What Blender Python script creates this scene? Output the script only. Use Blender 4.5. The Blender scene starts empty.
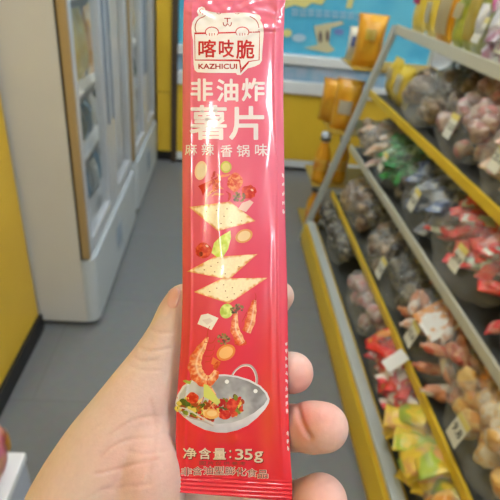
import bpy, bmesh, math, random
import numpy as np
from mathutils import Vector, Matrix, noise
from mathutils.geometry import tessellate_polygon
random.seed(7)
SC = bpy.context.scene
COL = SC.collection
PI = math.pi

# ------------------------------------------------------------------ camera model
F = 478.0
def nrm(v): return v / np.linalg.norm(v)
UPc = -nrm(np.array([-85, -790, 478.0]))
FYc = np.array([-22, 288.8, 478.0]); FYc = nrm(FYc - UPc * FYc.dot(UPc))
FXc = np.cross(FYc, UPc)
if FXc[0] < 0: FXc = -FXc
R = np.array([FXc, FYc, UPc])
CAM = np.array([0.0, 0.0, 1.4])
def ray(px, py): return R @ np.array([px - 250, 250 - py, F])
def onz(px, py, z): r = ray(px, py); return CAM + r * (z - CAM[2]) / r[2]
def onx(px, py, x): r = ray(px, py); return CAM + r * (x - CAM[0]) / r[0]
def ony(px, py, y): r = ray(px, py); return CAM + r * (y - CAM[1]) / r[1]
def at(px, py, d):
    """metric point seen in the given direction at the given depth"""
    return CAM + R @ (np.array([px - 250, 250 - py, F]) * (d / F))
def proj(P):
    c = (np.asarray(P) - CAM) @ R
    return 250 + F * c[..., 0] / c[..., 2], 250 - F * c[..., 1] / c[..., 2], c[..., 2]

cam = bpy.data.cameras.new('camera'); co = bpy.data.objects.new('camera', cam); COL.objects.link(co)
co.matrix_world = Matrix([[R[0, 0], R[0, 1], -R[0, 2], CAM[0]],
                          [R[1, 0], R[1, 1], -R[1, 2], CAM[1]],
                          [R[2, 0], R[2, 1], -R[2, 2], CAM[2]], [0, 0, 0, 1]])
cam.sensor_width = 36; cam.lens = F / 500 * 36; cam.clip_start = 0.01
cam.dof.use_dof = True; cam.dof.focus_distance = 0.178; cam.dof.aperture_fstop = 21
SC.camera = co

# ------------------------------------------------------------------ materials
MATS = {}
def mat(name, col, rough=0.5, metal=0.0, **kw):
    if name in MATS: return MATS[name]
    m = bpy.data.materials.new(name); m.use_nodes = True
    nt = m.node_tree; b = nt.nodes['Principled BSDF']
    b.inputs['Roughness'].default_value = rough; b.inputs['Metallic'].default_value = metal
    col = tuple(col) + (1,)
    b.inputs['Base Color'].default_value = col
    tc = nt.nodes.new('ShaderNodeTexCoord')
    if kw.get('attr'):
        a = nt.nodes.new('ShaderNodeVertexColor'); a.layer_name = 'Col'
        nt.links.new(a.outputs[0], b.inputs['Base Color'])
    elif kw.get('col2'):
        nz = nt.nodes.new('ShaderNodeTexNoise'); nz.inputs['Scale'].default_value = kw.get('scale', 20)
        nz.inputs['Detail'].default_value = kw.get('detail', 4)
        nt.links.new(tc.outputs['Object'], nz.inputs['Vector'])
        rp = nt.nodes.new('ShaderNodeValToRGB')
        rp.color_ramp.elements[0].position = kw.get('p0', 0.4); rp.color_ramp.elements[1].position = kw.get('p1', 0.6)
        rp.color_ramp.elements[0].color = col; rp.color_ramp.elements[1].color = tuple(kw['col2']) + (1,)
        nt.links.new(nz.outputs['Fac'], rp.inputs[0]); nt.links.new(rp.outputs[0], b.inputs['Base Color'])
    if kw.get('bump'):
        nz = nt.nodes.new('ShaderNodeTexNoise'); nz.inputs['Scale'].default_value = kw.get('bscale', 60)
        nz.inputs['Detail'].default_value = 5
        nt.links.new(tc.outputs['Object'], nz.inputs['Vector'])
        bp = nt.nodes.new('ShaderNodeBump'); bp.inputs['Strength'].default_value = kw['bump']
        bp.inputs['Distance'].default_value = kw.get('bdist', 0.002)
        nt.links.new(nz.outputs['Fac'], bp.inputs['Height']); nt.links.new(bp.outputs[0], b.inputs['Normal'])
    if kw.get('alpha') is not None: b.inputs['Alpha'].default_value = kw['alpha']
    if kw.get('coat'): b.inputs['Coat Weight'].default_value = kw['coat']; b.inputs['Coat Roughness'].default_value = kw.get('crough', 0.1)
    if kw.get('spec') is not None: b.inputs['Specular IOR Level'].default_value = kw['spec']
    if kw.get('emit'):
        b.inputs['Emission Color'].default_value = tuple(kw.get('ecol', col[:3])) + (1,); b.inputs['Emission Strength'].default_value = kw['emit']
    if kw.get('sss'):
        b.inputs['Subsurface Weight'].default_value = kw['sss']
        b.inputs['Subsurface Radius'].default_value = (1, 0.35, 0.2); b.inputs['Subsurface Scale'].default_value = 0.004
    MATS[name] = m
    return m

def floor_mat():
    m = bpy.data.materials.new('floor_tiles'); m.use_nodes = True; nt = m.node_tree; b = nt.nodes['Principled BSDF']
    tc = nt.nodes.new('ShaderNodeTexCoord')
    br = nt.nodes.new('ShaderNodeTexBrick'); br.inputs['Scale'].default_value = 1.0
    br.inputs['Brick Width'].default_value = 1.2; br.inputs['Row Height'].default_value = 0.6; br.inputs['Mortar Size'].default_value = 0.0025
    br.inputs['Color1'].default_value = (0.180, 0.188, 0.195, 1); br.inputs['Color2'].default_value = (0.190, 0.198, 0.205, 1)
    br.inputs['Mortar'].default_value = (0.155, 0.16, 0.165, 1)
    nz = nt.nodes.new('ShaderNodeTexNoise'); nz.inputs['Scale'].default_value = 30; nz.inputs['Detail'].default_value = 6
    mx = nt.nodes.new('ShaderNodeMix'); mx.data_type = 'RGBA'; mx.blend_type = 'MULTIPLY'; mx.inputs[0].default_value = 0.25
    nt.links.new(tc.outputs['Object'], br.inputs['Vector']); nt.links.new(tc.outputs['Object'], nz.inputs['Vector'])
    nt.links.new(br.outputs['Color'], mx.inputs[6]); nt.links.new(nz.outputs['Color'], mx.inputs[7])
    nt.links.new(mx.outputs[2], b.inputs['Base Color']); b.inputs['Roughness'].default_value = 0.28
    return m

YEL = mat('yellow_laminate', (0.74, 0.47, 0.03), 0.45, col2=(0.77, 0.50, 0.035), scale=3)
YELS = mat('yellow_strip_paint', (0.66, 0.45, 0.02), 0.4)
CREAM = mat('cream_enamel', (0.60, 0.60, 0.59), 0.4, col2=(0.63, 0.63, 0.62), scale=2)
CREAMSTRIP = mat('cream_strip', (0.50, 0.49, 0.40), 0.4)
DSH = mat('dark_shelf_liner', (0.05, 0.052, 0.048), 0.6)
GREYP = mat('grey_paint', (0.40, 0.43, 0.41), 0.4)
WHITE = mat('white_plastic', (0.72, 0.74, 0.74), 0.4)
WALLW = mat('white_wall', (0.68, 0.68, 0.66), 0.8, col2=(0.72, 0.72, 0.70), scale=5)
SILVER = mat('brushed_aluminium', (0.60, 0.63, 0.67), 0.35, 0.3)
BLUEG = mat('blue_grey_gasket', (0.22, 0.27, 0.33), 0.5)
GOLD = mat('tan_metal_trim', (0.42, 0.31, 0.16), 0.4, 0.2)
BLACK = mat('black_rubber', (0.012, 0.012, 0.013), 0.5)
DARKBR = mat('dark_brown_trim', (0.07, 0.045, 0.025), 0.5)
BASEW = mat('pale_grey_kick_panel', (0.50, 0.55, 0.58), 0.4)
GLASS = mat('door_glass', (0.8, 0.9, 0.95), 0.04, alpha=0.07, spec=0.8)
FILM = mat('clear_plastic_film', (0.80, 0.84, 0.84), 0.14, alpha=0.12, spec=1.0, bump=1.0, bscale=28, bdist=0.012)
FILM2 = mat('cloudy_plastic_film', (0.62, 0.64, 0.62), 0.2, alpha=0.24, spec=1.0, bump=1.0, bscale=28, bdist=0.012)
FLOOR = floor_mat()

# ------------------------------------------------------------------ mesh helpers
class MB:
    def __init__(self): self.bm = bmesh.new(); self.mi = 0
    def _done(self, vs):
        for f in {f for v in vs for f in v.link_faces}: f.material_index = self.mi
    def box(self, x0, x1, y0, y1, z0, z1, bev=0.0, M=None):
        r = bmesh.ops.create_cube(self.bm, size=1.0)
        vs = r['verts']
        for v in vs: v.co = Vector(((x0 + x1) / 2 + v.co.x * (x1 - x0), (y0 + y1) / 2 + v.co.y * (y1 - y0), (z0 + z1) / 2 + v.co.z * (z1 - z0)))
        if M:
            for v in vs: v.co = M @ v.co
        self._done(vs)
        if bev:
            es = list({e for v in vs for e in v.link_edges})
            bmesh.ops.bevel(self.bm, geom=es, offset=bev, segments=2, affect='EDGES', profile=0.6)
        return self
    def prism(self, pts, y0, y1):
        """polygon in x,z extruded along y"""
        n = len(pts)
        a = [self.bm.verts.new((p[0], y0, p[1])) for p in pts]; b = [self.bm.verts.new((p[0], y1, p[1])) for p in pts]
        self.bm.faces.new(a); self.bm.faces.new(b[::-1])
        for i in range(n): self.bm.faces.new((a[i], b[i], b[(i + 1) % n], a[(i + 1) % n]))
        bmesh.ops.recalc_face_normals(self.bm, faces=self.bm.faces)
        self._done(a + b); return self
    def lathe(self, prof, c=(0, 0, 0), n=24, sy=1.0):
        rings = []
        for r, z in prof:
            rings.append([self.bm.verts.new((c[0] + r * math.cos(2 * PI * k / n), c[1] + sy * r * math.sin(2 * PI * k / n), c[2] + z)) for k in range(n)])
        for a, b in zip(rings, rings[1:]):
            for k in range(n): self.bm.faces.new((a[k], a[(k + 1) % n], b[(k + 1) % n], b[k]))
        self.bm.faces.new(rings[0][::-1]); self.bm.faces.new(rings[-1])
        self._done([v for r in rings for v in r]); return self
    def tube(self, pts, rad, n=10):
        pts = [Vector(p) for p in pts]; rings = []
        for i, p in enumerate(pts):
            t = (pts[min(i + 1, len(pts) - 1)] - pts[max(i - 1, 0)]).normalized()
            u = t.orthogonal().normalized() if i == 0 else (u - t * u.dot(t)).normalized()
            w = t.cross(u)
            r = rad[i] if isinstance(rad, (list, tuple)) else rad
            rings.append([self.bm.verts.new(p + (u * math.cos(2 * PI * k / n) + w * math.sin(2 * PI * k / n)) * r) for k in range(n)])
        for a, b in zip(rings, rings[1:]):
            for k in range(n): self.bm.faces.new((a[k], a[(k + 1) % n], b[(k + 1) % n], b[k]))
        self.bm.faces.new(rings[0][::-1]); self.bm.faces.new(rings[-1])
        self._done([v for r in rings for v in r]); return self
    def build(self, name, m, parent=None, smooth=False, mats=None):
        me = bpy.data.meshes.new(name); self.bm.normal_update(); self.bm.to_mesh(me); self.bm.free()
        if smooth:
            me.polygons.foreach_set('use_smooth', [True] * len(me.polygons))
        for x in (mats or [m]): me.materials.append(x)
        o = bpy.data.objects.new(name, me); COL.objects.link(o)
        if parent: o.parent = parent
        return o
def tag(o, label=None, cat=None, group=None, kind=None):
    if label: o['label'] = label
    if cat: o['category'] = cat
    if group: o['group'] = group
    if kind: o['kind'] = kind
    return o
def empty(name, loc, label, cat, group=None, rz=0):
    o = bpy.data.objects.new(name, None); COL.objects.link(o); o.location = loc; o.rotation_euler.z = rz
    o.empty_display_size = 0.02
    return tag(o, label, cat, group)
def rebase(root):
    """children meshes were built in world space: keep them there under a moved root"""
    for ch in root.children:
        ch.matrix_parent_inverse = Matrix.LocRotScale(root.location, root.rotation_euler, None).inverted()
def recenter(o, base=None):
    """put a world-space mesh's origin at its base"""
    me = o.data; n = len(me.vertices); a = np.empty(n * 3); me.vertices.foreach_get('co', a); a = a.reshape(-1, 3)
    c = np.array([a[:, 0].mean(), a[:, 1].mean(), a[:, 2].min()]) if base is None else np.array(base)
    me.vertices.foreach_set('co', (a - c).ravel()); me.update(); o.location = c
    return c
def copy_tree(o, parent=None):
    c = o.copy(); COL.objects.link(c); c.parent = parent
    for ch in o.children: copy_tree(ch, c)
    return c
def struct(name, mb, m):
    o = mb.build(name, m); o['kind'] = 'structure'; return o

# ------------------------------------------------------------------ room shell
struct('floor', MB().box(-1.3, 2.4, -3, 4.0, -0.1, 0), FLOOR)
struct('ceiling', MB().box(-1.3, 2.4, -3, 4.0, 2.9, 3.0), mat('ceiling_white', (0.75, 0.76, 0.76), 0.9))
struct('wall_back', MB().box(-1.3, 2.4, 4.0, 4.1, 0, 2.9), WALLW)
struct('wall_front', MB().box(-1.3, 2.4, -3.1, -3.0, 0, 2.9), mat('beige_wall', (.34, .33, .31), .8))
struct('wall_right', MB().box(2.4, 2.5, -3, 4.0, 0, 2.9), WALLW)
struct('wall_left', MB().box(-1.4, -1.3, -3, 4.0, 0, 2.9), WALLW)
struct('wall_partition', MB().box(-1.3, -0.695, -3, 1.58, 0, 2.9), YEL)
struct('baseboard_left', MB().box(-0.695, -0.68, -3, 1.58, 0, 0.075), BLACK)

LAMP = mat('lamp_diffuser', (1, 1, 1), 0.5, emit=26.0, ecol=(0.93, 0.98, 1.0))
LH = mat('lamp_housing', (0.8, 0.8, 0.8), 0.5)
lamp_spots = [(-0.60, -1.45, 'beside the yellow partition, behind the camera'), (1.0, -0.35, 'over the snack shelves near the camera'), (0.05, 1.3, 'over the middle of the aisle'),
              (0.1, 2.9, 'over the far end of the aisle'), (1.6, 1.6, 'behind the snack shelves'), (1.75, -1.8, 'in the corner behind the camera')]
for i, (x, y, w) in enumerate(lamp_spots):
    r = empty('ceiling_light', (x, y, 2.85), 'long white ceiling light panel ' + w, 'ceiling light', 'ceiling light panels')
    MB().box(-0.095, 0.095, -0.63, 0.63, 0, 0.048).build('housing', LH, r)
    MB().box(-0.07, 0.07, -0.6, 0.6, -0.03, -0.001, .008).build('diffuser', LAMP, r)

# ------------------------------------------------------------------ glass-door fridges
XF = -0.472                       # front plane of the doors
def pack_mesh(w, d, h, seed=0, seal=0.012):
    """upright pillow pouch standing on z=0, facing -x / +x, with crimped top and bottom"""
    bm = bmesh.new(); nx, nz = 14, 20; rnd = random.Random(seed)
    ph = [rnd.uniform(0, 6) for _ in range(4)]
    for side in (1, -1):
        g = []
        for j in range(nz + 1):
            t = j / nz; row = []
            for i in range(nx + 1):
                s = 2 * i / nx - 1
                e = max(0, min(1, (t * h - seal) / (h - 2 * seal)))
                T = (4 * e * (1 - e)) ** 0.45 if 0 < e < 1 else 0
                wd = w / 2 * (1 - 0.08 * T)
                th = d / 2 * T * (1 - abs(s) ** 2.4) ** 0.6
                th *= 1 + 0.14 * math.sin(5 * s + ph[0] + 3 * t) + 0.12 * math.sin(9 * t + ph[1] + 2 * s)
                if T == 0: th = 0.0012 * (1 + 0.6 * math.cos(i * PI)) * (1 if abs(s) < 1 else 0)
                row.append(bm.verts.new((side * th, s * wd, t * h)))
            g.append(row)
        for j in range(nz):
            for i in range(nx):
                q = (g[j][i], g[j][i + 1], g[j + 1][i + 1], g[j + 1][i])
                bm.faces.new(q if side > 0 else q[::-1])
    bmesh.ops.remove_doubles(bm, verts=bm.verts, dist=1e-5)
    me = bpy.data.meshes.new('pouch'); bm.to_mesh(me); bm.free()
    me.polygons.foreach_set('use_smooth', [True] * len(me.polygons))
    return me
def link_mesh(name, me, m, parent=None):
    o = bpy.data.objects.new(name, me); COL.objects.link(o)
    if m:
        me.materials.clear(); me.materials.append(m)
    o.parent = parent
    return o
def fridge(y0, y1, label, which):
    xb, zt = -1.2, 2.05
    root = empty('display_fridge', (-0.83, (y0 + y1) / 2, 0), label, 'fridge', None)
    # cabinet: open-fronted box
    mb = MB()
    mb.box(xb, XF - 0.034, y0, y0 + 0.035, 0.03, zt); mb.box(xb, XF - 0.034, y1 - 0.035, y1, 0.03, zt)
    mb.box(xb, xb + 0.04, y0 + .036, y1 - .036, 0.10, zt); mb.box(xb + .041, XF - 0.034, y0 + .036, y1 - .036, zt - 0.2, zt)
    mb.box(xb + .041, XF - 0.045, y0 + .036, y1 - .036, 0.30, 0.345)
    mb.build('cabinet', CREAM, root)
    # kick panel with a rounded near corner
    pts = []
    rr = 0.045
    bm = MB()
    XK = XF + .016
    out = [(XF - 0.3, y0 + .037), (XF - .033, y0 + .037), (XF - .033, y0), (XF - .03, y0)] + [(XK - rr + rr * math.sin(a), y0 + rr - rr * math.cos(a)) for a in np.linspace(0.05, PI / 2, 6)] + [(XK, y1), (XF - 0.3, y1)]
    va = [bm.bm.verts.new((x, y, 0.03)) for x, y in out]; vb = [bm.bm.verts.new((x, y, 0.335)) for x, y in out]
    bm.bm.faces.new(va[::-1]); bm.bm.faces.new(vb)
    for i in range(len(out)): bm.bm.faces.new((va[i], va[(i + 1) % len(out)], vb[(i + 1) % len(out)], vb[i]))
    kp = bm.build('kick_panel', BASEW, root)
    v = MB()
    for k in range(7): v.box(XK - 0.002, XK + 0.003, (y0 + y1) / 2 - 0.06, (y0 + y1) / 2 + 0.06, 0.13 + k * 0.018, 0.138 + k * 0.018)
    vo = v.build('vent', BLUEG, kp)
    MB().box(XF - 0.026, XF + 0.003, y0, y0 + 0.014, 0.345, zt - 0.02, 0.003).build('corner_trim', GOLD, root)
    MB().box(XF - 0.033, XF - 0.027, y0 + .001, y0 + .01, 0.34, zt - 0.02).build('seam', BLACK, root)
    MB().box(XF - 0.05, XF + 0.01, y0, y1, zt - 0.3, zt, 0.006).build('header', WHITE, root)
    for fy in (y0 + 0.06, y1 - 0.06):
        for fx in (XF - 0.05, xb + 0.08):
            MB().lathe([(0.018, 0.0), (0.02, 0.005), (0.02, 0.02), (0.008, 0.022), (0.008, 0.1)], (fx, fy, 0), 12).build('foot', BLACK, root, True)
    yy = [y0 + 0.016, (y0 + 0.016 + y1) / 2, y1]
    for di, (a, b) in enumerate(zip(yy, yy[1:])):
        a += 0.004; b -= 0.004; fw = 0.058; fa, fb = ((.033, .085), (.085, .033))[di]
        d = MB(); x0, x1 = XF - 0.03, XF + 0.004
        z0, z1 = 0.352, zt - 0.31
        d.box(x0, x1, a, a + fa, z0, z1, 0.006); d.box(x0, x1, b - fb, b, z0, z1, 0.006)
        d.box(x0, x1, a + fa, b - fb, z0, z0 + fw, 0.004); d.box(x0, x1, a + fa, b - fb, z1 - fw, z1, 0.004)
        dr = d.build('door', SILVER, root)
        MB().box(x1 - 0.012, x1 - 0.007, a + fa, b - fb, z0 + fw, z1 - fw).build('glass', GLASS, dr)
        MB().box(XF + 0.0045, XF + 0.012, *((b - .05, b - .03) if di == 0 else (a + .03, a + .05)), 0.75, 1.35, 0.003).build('handle', BLUEG, dr)
    for z in (0.62, 0.88, 1.22, 1.52):
        MB().box(xb + 0.05, XF - 0.075, y0 + 0.037, y1 - 0.037, z, z + 0.012).build('shelf', WHITE, root)
    MB().box(XF - .30, XF - .26, y0 + .1, y1 - .1, zt - .222, zt - .203, .003).build('added_light_strip', mat('added_fridge_lamp', (1, 1, 1), .5, emit=26.0, ecol=(.9, .97, 1)), root)  # added glowing bar, hidden under the header, to brighten the interior
    rebase(root)
    return root
fridge(1.60, 2.56, 'near cream glass-door fridge standing beside the yellow partition', 0)
fridge(2.66, 3.52, 'farther glass-door fridge in the row, next to the yellow cabinet at the back', 1)

FR_Y = mat('yellow_food_pack', (0.72, 0.50, 0.07), 0.4, col2=(0.70, 0.62, 0.22), scale=12)
FR_O = mat('orange_food_pack', (0.70, 0.36, 0.06), 0.4, col2=(0.74, 0.62, 0.40), scale=14)
FR_C = mat('pale_food_pack', (0.62, 0.64, 0.60), 0.4, col2=(0.50, 0.58, 0.62), scale=10)
FR_B = mat('blue_food_pack', (0.09, 0.2, 0.30), 0.4, col2=(0.20, 0.33, 0.42), scale=10)
FR_D = mat('dark_food_pack', (0.03, 0.07, 0.07), 0.4, col2=(0.15, 0.2, 0.16), scale=10)
rnd = random.Random(3)
for fi, (ya, yb, fname) in enumerate(((1.68, 2.50, 'near fridge'), (2.73, 3.46, 'farther fridge'))):
    for z, h, ms, words in ((1.532, .22, (FR_Y, FR_O), 'yellow pouch on the top shelf'), (1.232, .24, (FR_Y, FR_Y, FR_O), 'yellow pouch on the shelf second from top'),
                     (0.892, .28, (FR_Y, FR_Y, FR_O), 'yellow-orange pouch on the middle shelf'), (0.632, .17, (FR_D, FR_B, FR_C), 'dark blue-green pouch on the lower shelf'),
                     (0.346, .17, (FR_C, FR_B), 'pale blue pouch on the bottom floor')):
        nn = 7
        for k in range(nn):
            y = ya + (yb - ya) * (k + 0.5) / nn
            m = ms[k % len(ms)]
            key = 'fr%d%s' % (k % 2, m.name) + str(h)
            me = bpy.data.meshes.get(key)
            if not me:
                me = pack_mesh(0.098, 0.06, h, k); me.name = key; me.materials.append(m)
            o = bpy.data.objects.new('food_pouch', me); COL.objects.link(o)
            o.location = (XF - 0.12 - rnd.uniform(0, .02), y, z + 0.0005)
            o.rotation_euler.z = rnd.uniform(-.08, .08)
            tag(o, words + ' inside the ' + fname, 'food pouch', 'food pouches, %s, %s' % (fname, words))

# ------------------------------------------------------------------ back of the shop
cab = empty('storage_cabinet', (-0.41, 3.8, 0), 'tall narrow yellow cabinet at the end of the fridge row', 'cabinet')
MB().box(-0.46, -0.355, 3.60, 3.98, 0.08, 0.52).build('lower_door', YEL, cab)
MB().box(-0.46, -0.355, 3.60, 3.98, 0.527, 2.2).build('upper_door', YEL, cab)
MB().box(-0.46, -0.355, 3.62, 3.98, 0.0, 0.08).build('plinth', BLACK, cab)
MB().box(-0.355, -0.315, 3.58, 3.98, 0.0, 2.2).build('side_trim', DARKBR, cab)
rebase(cab)
ct = empty('service_counter', (0.9, 3.75, 0), 'yellow-fronted counter with white rim across the back of the shop', 'counter')
MB().box(-0.31, 2.3, 3.58, 3.98, 0.09, 0.60).build('front_panel', YEL, ct)
MB().box(-0.31, 2.3, 3.60, 3.98, 0.0, 0.09).build('plinth', BLACK, ct)
MB().box(-0.31, 2.3, 3.55, 3.98, 0.601, 0.69, 0.008).build('rim', WHITE, ct)
MB().box(-0.31, 2.3, 3.575, 3.9, 0.691, 0.80).build('printed_band', mat('pale_blue_print', (0.22, 0.42, 0.58), 0.3, col2=(0.42, 0.50, 0.62), scale=7), ct)
MB().box(-0.31, 2.3, 3.55, 3.9, 0.801, 0.865, 0.008).build('top_rim', WHITE, ct)
MB().box(-0.31, 2.3, 3.58, 3.98, 0.03, 0.09).build('kick_strip', WHITE, ct)
rebase(ct)
# blue poster standing on the counter
ps = empty('poster', (0.7, 3.62, 0.866), 'sky-blue printed poster board standing on the yellow counter', 'poster')
MB().box(-0.31, 1.5, 3.61, 3.63, 0.866, 1.75).build('board', mat('sky_blue_print', (0.07, 0.40, 0.62), 0.4, col2=(0.12, 0.50, 0.68), scale=4), ps)
def flat_shape(name, pts, m, parent, y):
    mb = MB(); mb.prism([(float(ony(px, py, y)[0]), float(ony(px, py, y)[2])) for px, py in pts], y, y + 0.004); return mb.build(name, m, parent)
def ell(cx, cy, rx, ry, n=18, a=0):
    return [(cx + rx * math.cos(t) * math.cos(a) - ry * math.sin(t) * math.sin(a), cy + rx * math.cos(t) * math.sin(a) + ry * math.sin(t) * math.cos(a)) for t in [2 * PI * k / n for k in range(n)]]
PCR = mat('poster_cream', (0.66, 0.60, 0.22), 0.5); PWH = mat('poster_white', (0.40, 0.56, 0.68), 0.5); PBR = mat('poster_brown', (0.12, 0.09, 0.09), 0.5); PSK = mat('poster_tan', (0.55, 0.50, 0.30), 0.5); PPU = mat('poster_purple', (0.16, 0.22, 0.5), 0.5)
flat_shape('printed_cloud', [(282, -30), (345, -30), (330, -8), (322, 5), (312, 3), (305, 8), (295, 5), (282, 9)], PCR, ps, 3.604)
flat_shape('printed_band_shape', [(352, -20), (358, -20), (352, 8), (346, 8)], PCR, ps, 3.604)
mb = MB()
for k, (px, py) in enumerate([(295, 12), (303, 13), (311, 12.5), (319, 13.5), (327, 14), (335, 14.5), (343, 15), (351, 16), (359, 17)]):
    rr_ = random.Random(k)
    for q in range(2):
        dy = -2.6 + q * 4.6 + rr_.uniform(-.4, .4)
        p = [(px - 3, py + dy - .5), (px + 3, py + dy - .5), (px + 3, py + dy + .5), (px - 3, py + dy + .5)]
        mb.prism([(float(ony(a, b, 3.603)[0]), float(ony(a, b, 3.603)[2])) for a, b in p], 3.6, 3.603)
    for q in range(2):
        dx = -1.8 + q * 3.4
        p = [(px + dx - .5, py - 3.5), (px + dx + .5, py - 3.5), (px + dx + .5, py + 3.6), (px + dx - .5, py + 3.6)]
        mb.prism([(float(ony(a, b, 3.599)[0]), float(ony(a, b, 3.599)[2])) for a, b in p], 3.596, 3.599)
mb.build('printed_writing', PWH, ps)
flat_shape('printed_figure', [(314, 26), (342, 21), (344, 24), (331, 28), (329, 44), (335, 50), (328, 53), (304, 48), (318, 45)], PSK, ps, 3.602)
flat_shape('printed_shape', ell(320.5, 37, 1.8, 6), PBR, ps, 3.598); flat_shape('printed_shape', ell(327.5, 36, 1.8, 6), PBR, ps, 3.598)
flat_shape('printed_shape', ell(339, 32, 5, 3), PPU, ps, 3.602); flat_shape('printed_shape', ell(299, 38, 7, 4), PWH, ps, 3.602); flat_shape('printed_shape', ell(287, 33, 5, 4), PCR, ps, 3.602)
flat_shape('printed_shape', ell(357, 48, 3, 9), PPU, ps, 3.602)
rebase(ps)

# ------------------------------------------------------------------ snack display shelving (five stepped levels)
YE = 2.45; YN = 0.05
LEV = [(0.545, 0.135), (0.662, 0.355), (0.713, 0.630), (0.757, 0.915), (0.816, 1.215)]   # front lip (x, top z)
sh = empty('display_shelving', (0.85, 1.2, 0), 'long stepped snack shelving with yellow and cream edge strips along the right of the aisle', 'shelving')
MB().prism([(0.53, 0.0), (0.545, 0.125), (1.25, 0.125), (1.25, 0)], YN, YE).build('plinth', YEL, sh)
MB().prism([(0.522, 0.045), (0.526, 0.05), (0.541, 0.12), (0.536, 0.12)], YN, YE).build('plinth_moulding', YELS, sh)
MB().box(0.548, 0.59, YN, YE, 0.126, 0.142, 0.003).build('plinth_lip', GREYP, sh)
for k, (x, z) in enumerate(LEV[1:]):
    MB().box(x + 0.004, 1.24, YN, YE - .01, z - 0.045, z - 0.03).build('shelf_board', CREAMSTRIP if k == 3 else DSH, sh)
    MB().box(x - 0.008, x + 0.003, YN, YE, z - 0.048, z - (0.006 if k == 3 else 0.014), 0.002).build('shelf_edge', YELS if k in (0, 2) else CREAMSTRIP, sh)
MB().box(1.24, 1.26, YN, YE, 0.126, 1.3).build('back_panel', DSH, sh)
MB().box(0.602, 1.239, YN, YE, 0.126, 0.132).build('bin_liner', DSH, sh)
def beam(p, q, w, t):
    p, q = Vector(p), Vector(q); d = (q - p); L = d.length
    Q = d.to_track_quat('Z', 'Y').to_matrix().to_4x4(); Q.translation = p
    return MB().box(-t / 2, t / 2, -w / 2, w / 2, 0, L, 0.004, Q)
for y, nm in ((YE + 0.016, 'end_post'), (YN - 0.016, 'end_post')):
    beam((0.53, y, 0.0), (0.815, y, 1.20), 0.03, 0.036).build(nm, GREYP, sh)
    MB().box(1.18, 1.26, y - .013, y + .013, 0, 1.3).build('rear_post', GREYP, sh)
    for x, z in LEV[1:]: MB().box(x + 0.03, 1.18, y - .008, y + .008, z - 0.06, z - 0.035).build('end_rail', GREYP, sh)
rebase(sh)

# ---- small packets and bags
def crimp_packet(w, l, d, seed):
    me = pack_mesh(w, d, l, seed, 0.005); a = np.array([v.co[:] for v in me.vertices]); a[:, 2] -= l / 2
    me.vertices.foreach_set('co', a.ravel()); return me
def capsule_mesh(l, r, bend, seed):
    mb = MB(); n = 12; pts = []; rad = []
    for i in range(n + 1):
        t = i / n * 2 - 1; pts.append((bend * (1 - t * t), 0, t * l / 2)); rad.append(max(0.0008, r * (1 - abs(t) ** 5) ** 0.5 if abs(t) < 0.93 else r * 0.3))
    mb.tube([(0, 0, -l / 2 - .006)] + pts + [(0, 0, l / 2 + .006)], [r * .5] + rad + [r * .5], 10)
    me = bpy.data.meshes.new('stick'); mb.bm.to_mesh(me); mb.bm.free(); me.polygons.foreach_set('use_smooth', [True] * len(me.polygons)); return me
def lump_mesh(r, seed):
    bm = bmesh.new(); bmesh.ops.create_icosphere(bm, subdivisions=3, radius=r)
    for v in bm.verts:
        n_ = noise.noise(v.co * (1.6 / r) + Vector((seed, 0, 0))); v.co *= 1 + 0.28 * n_; v.co.z *= 0.75
    me = bpy.data.meshes.new('lump'); bm.to_mesh(me); bm.free(); me.polygons.foreach_set('use_smooth', [True] * len(me.polygons)); return me
def bag_mesh(seed):
    """crumpled pillow bag, unit half size, gathered edge at the +z end"""
    bm = bmesh.new(); bmesh.ops.create_icosphere(bm, subdivisions=5, radius=1)
    for v in bm.verts:
        c = v.co.copy()
        k = (abs(c.x) ** 2.8 + abs(c.y) ** 2.8 + abs(c.z) ** 2.8) ** (-1 / 2.8)
        c *= k
        n1 = noise.noise(c * 1.7 + Vector((seed * 3.1, 0, 0))); n2 = abs(noise.noise(c * 4.2 + Vector((0, seed * 2.3, 0)))); n3 = abs(noise.noise(c * 9 + Vector((0, 0, seed))))
        c *= 1 + 0.14 * n1 - 0.20 * n2 - 0.09 * n3
        if c.z > 0.55:
            t = min(1, (c.z - 0.55) / 0.45); a = math.atan2(c.y, c.x)
            c.x *= 1 - 0.75 * t; c.y *= 1 + 0.10 * t * math.sin(9 * a); c.z += 0.22 * t
        v.co = c
    me = bpy.data.meshes.new('bag_film'); bm.to_mesh(me); bm.free(); me.polygons.foreach_set('use_smooth', [True] * len(me.polygons)); return me
BAGS = [bag_mesh(s) for s in (1, 2, 3, 4)]
def pm(name, c, c2, sc=60, **k): return mat(name, c, 0.32, col2=c2, scale=sc, p0=0.47, p1=0.53, **k)
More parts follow.
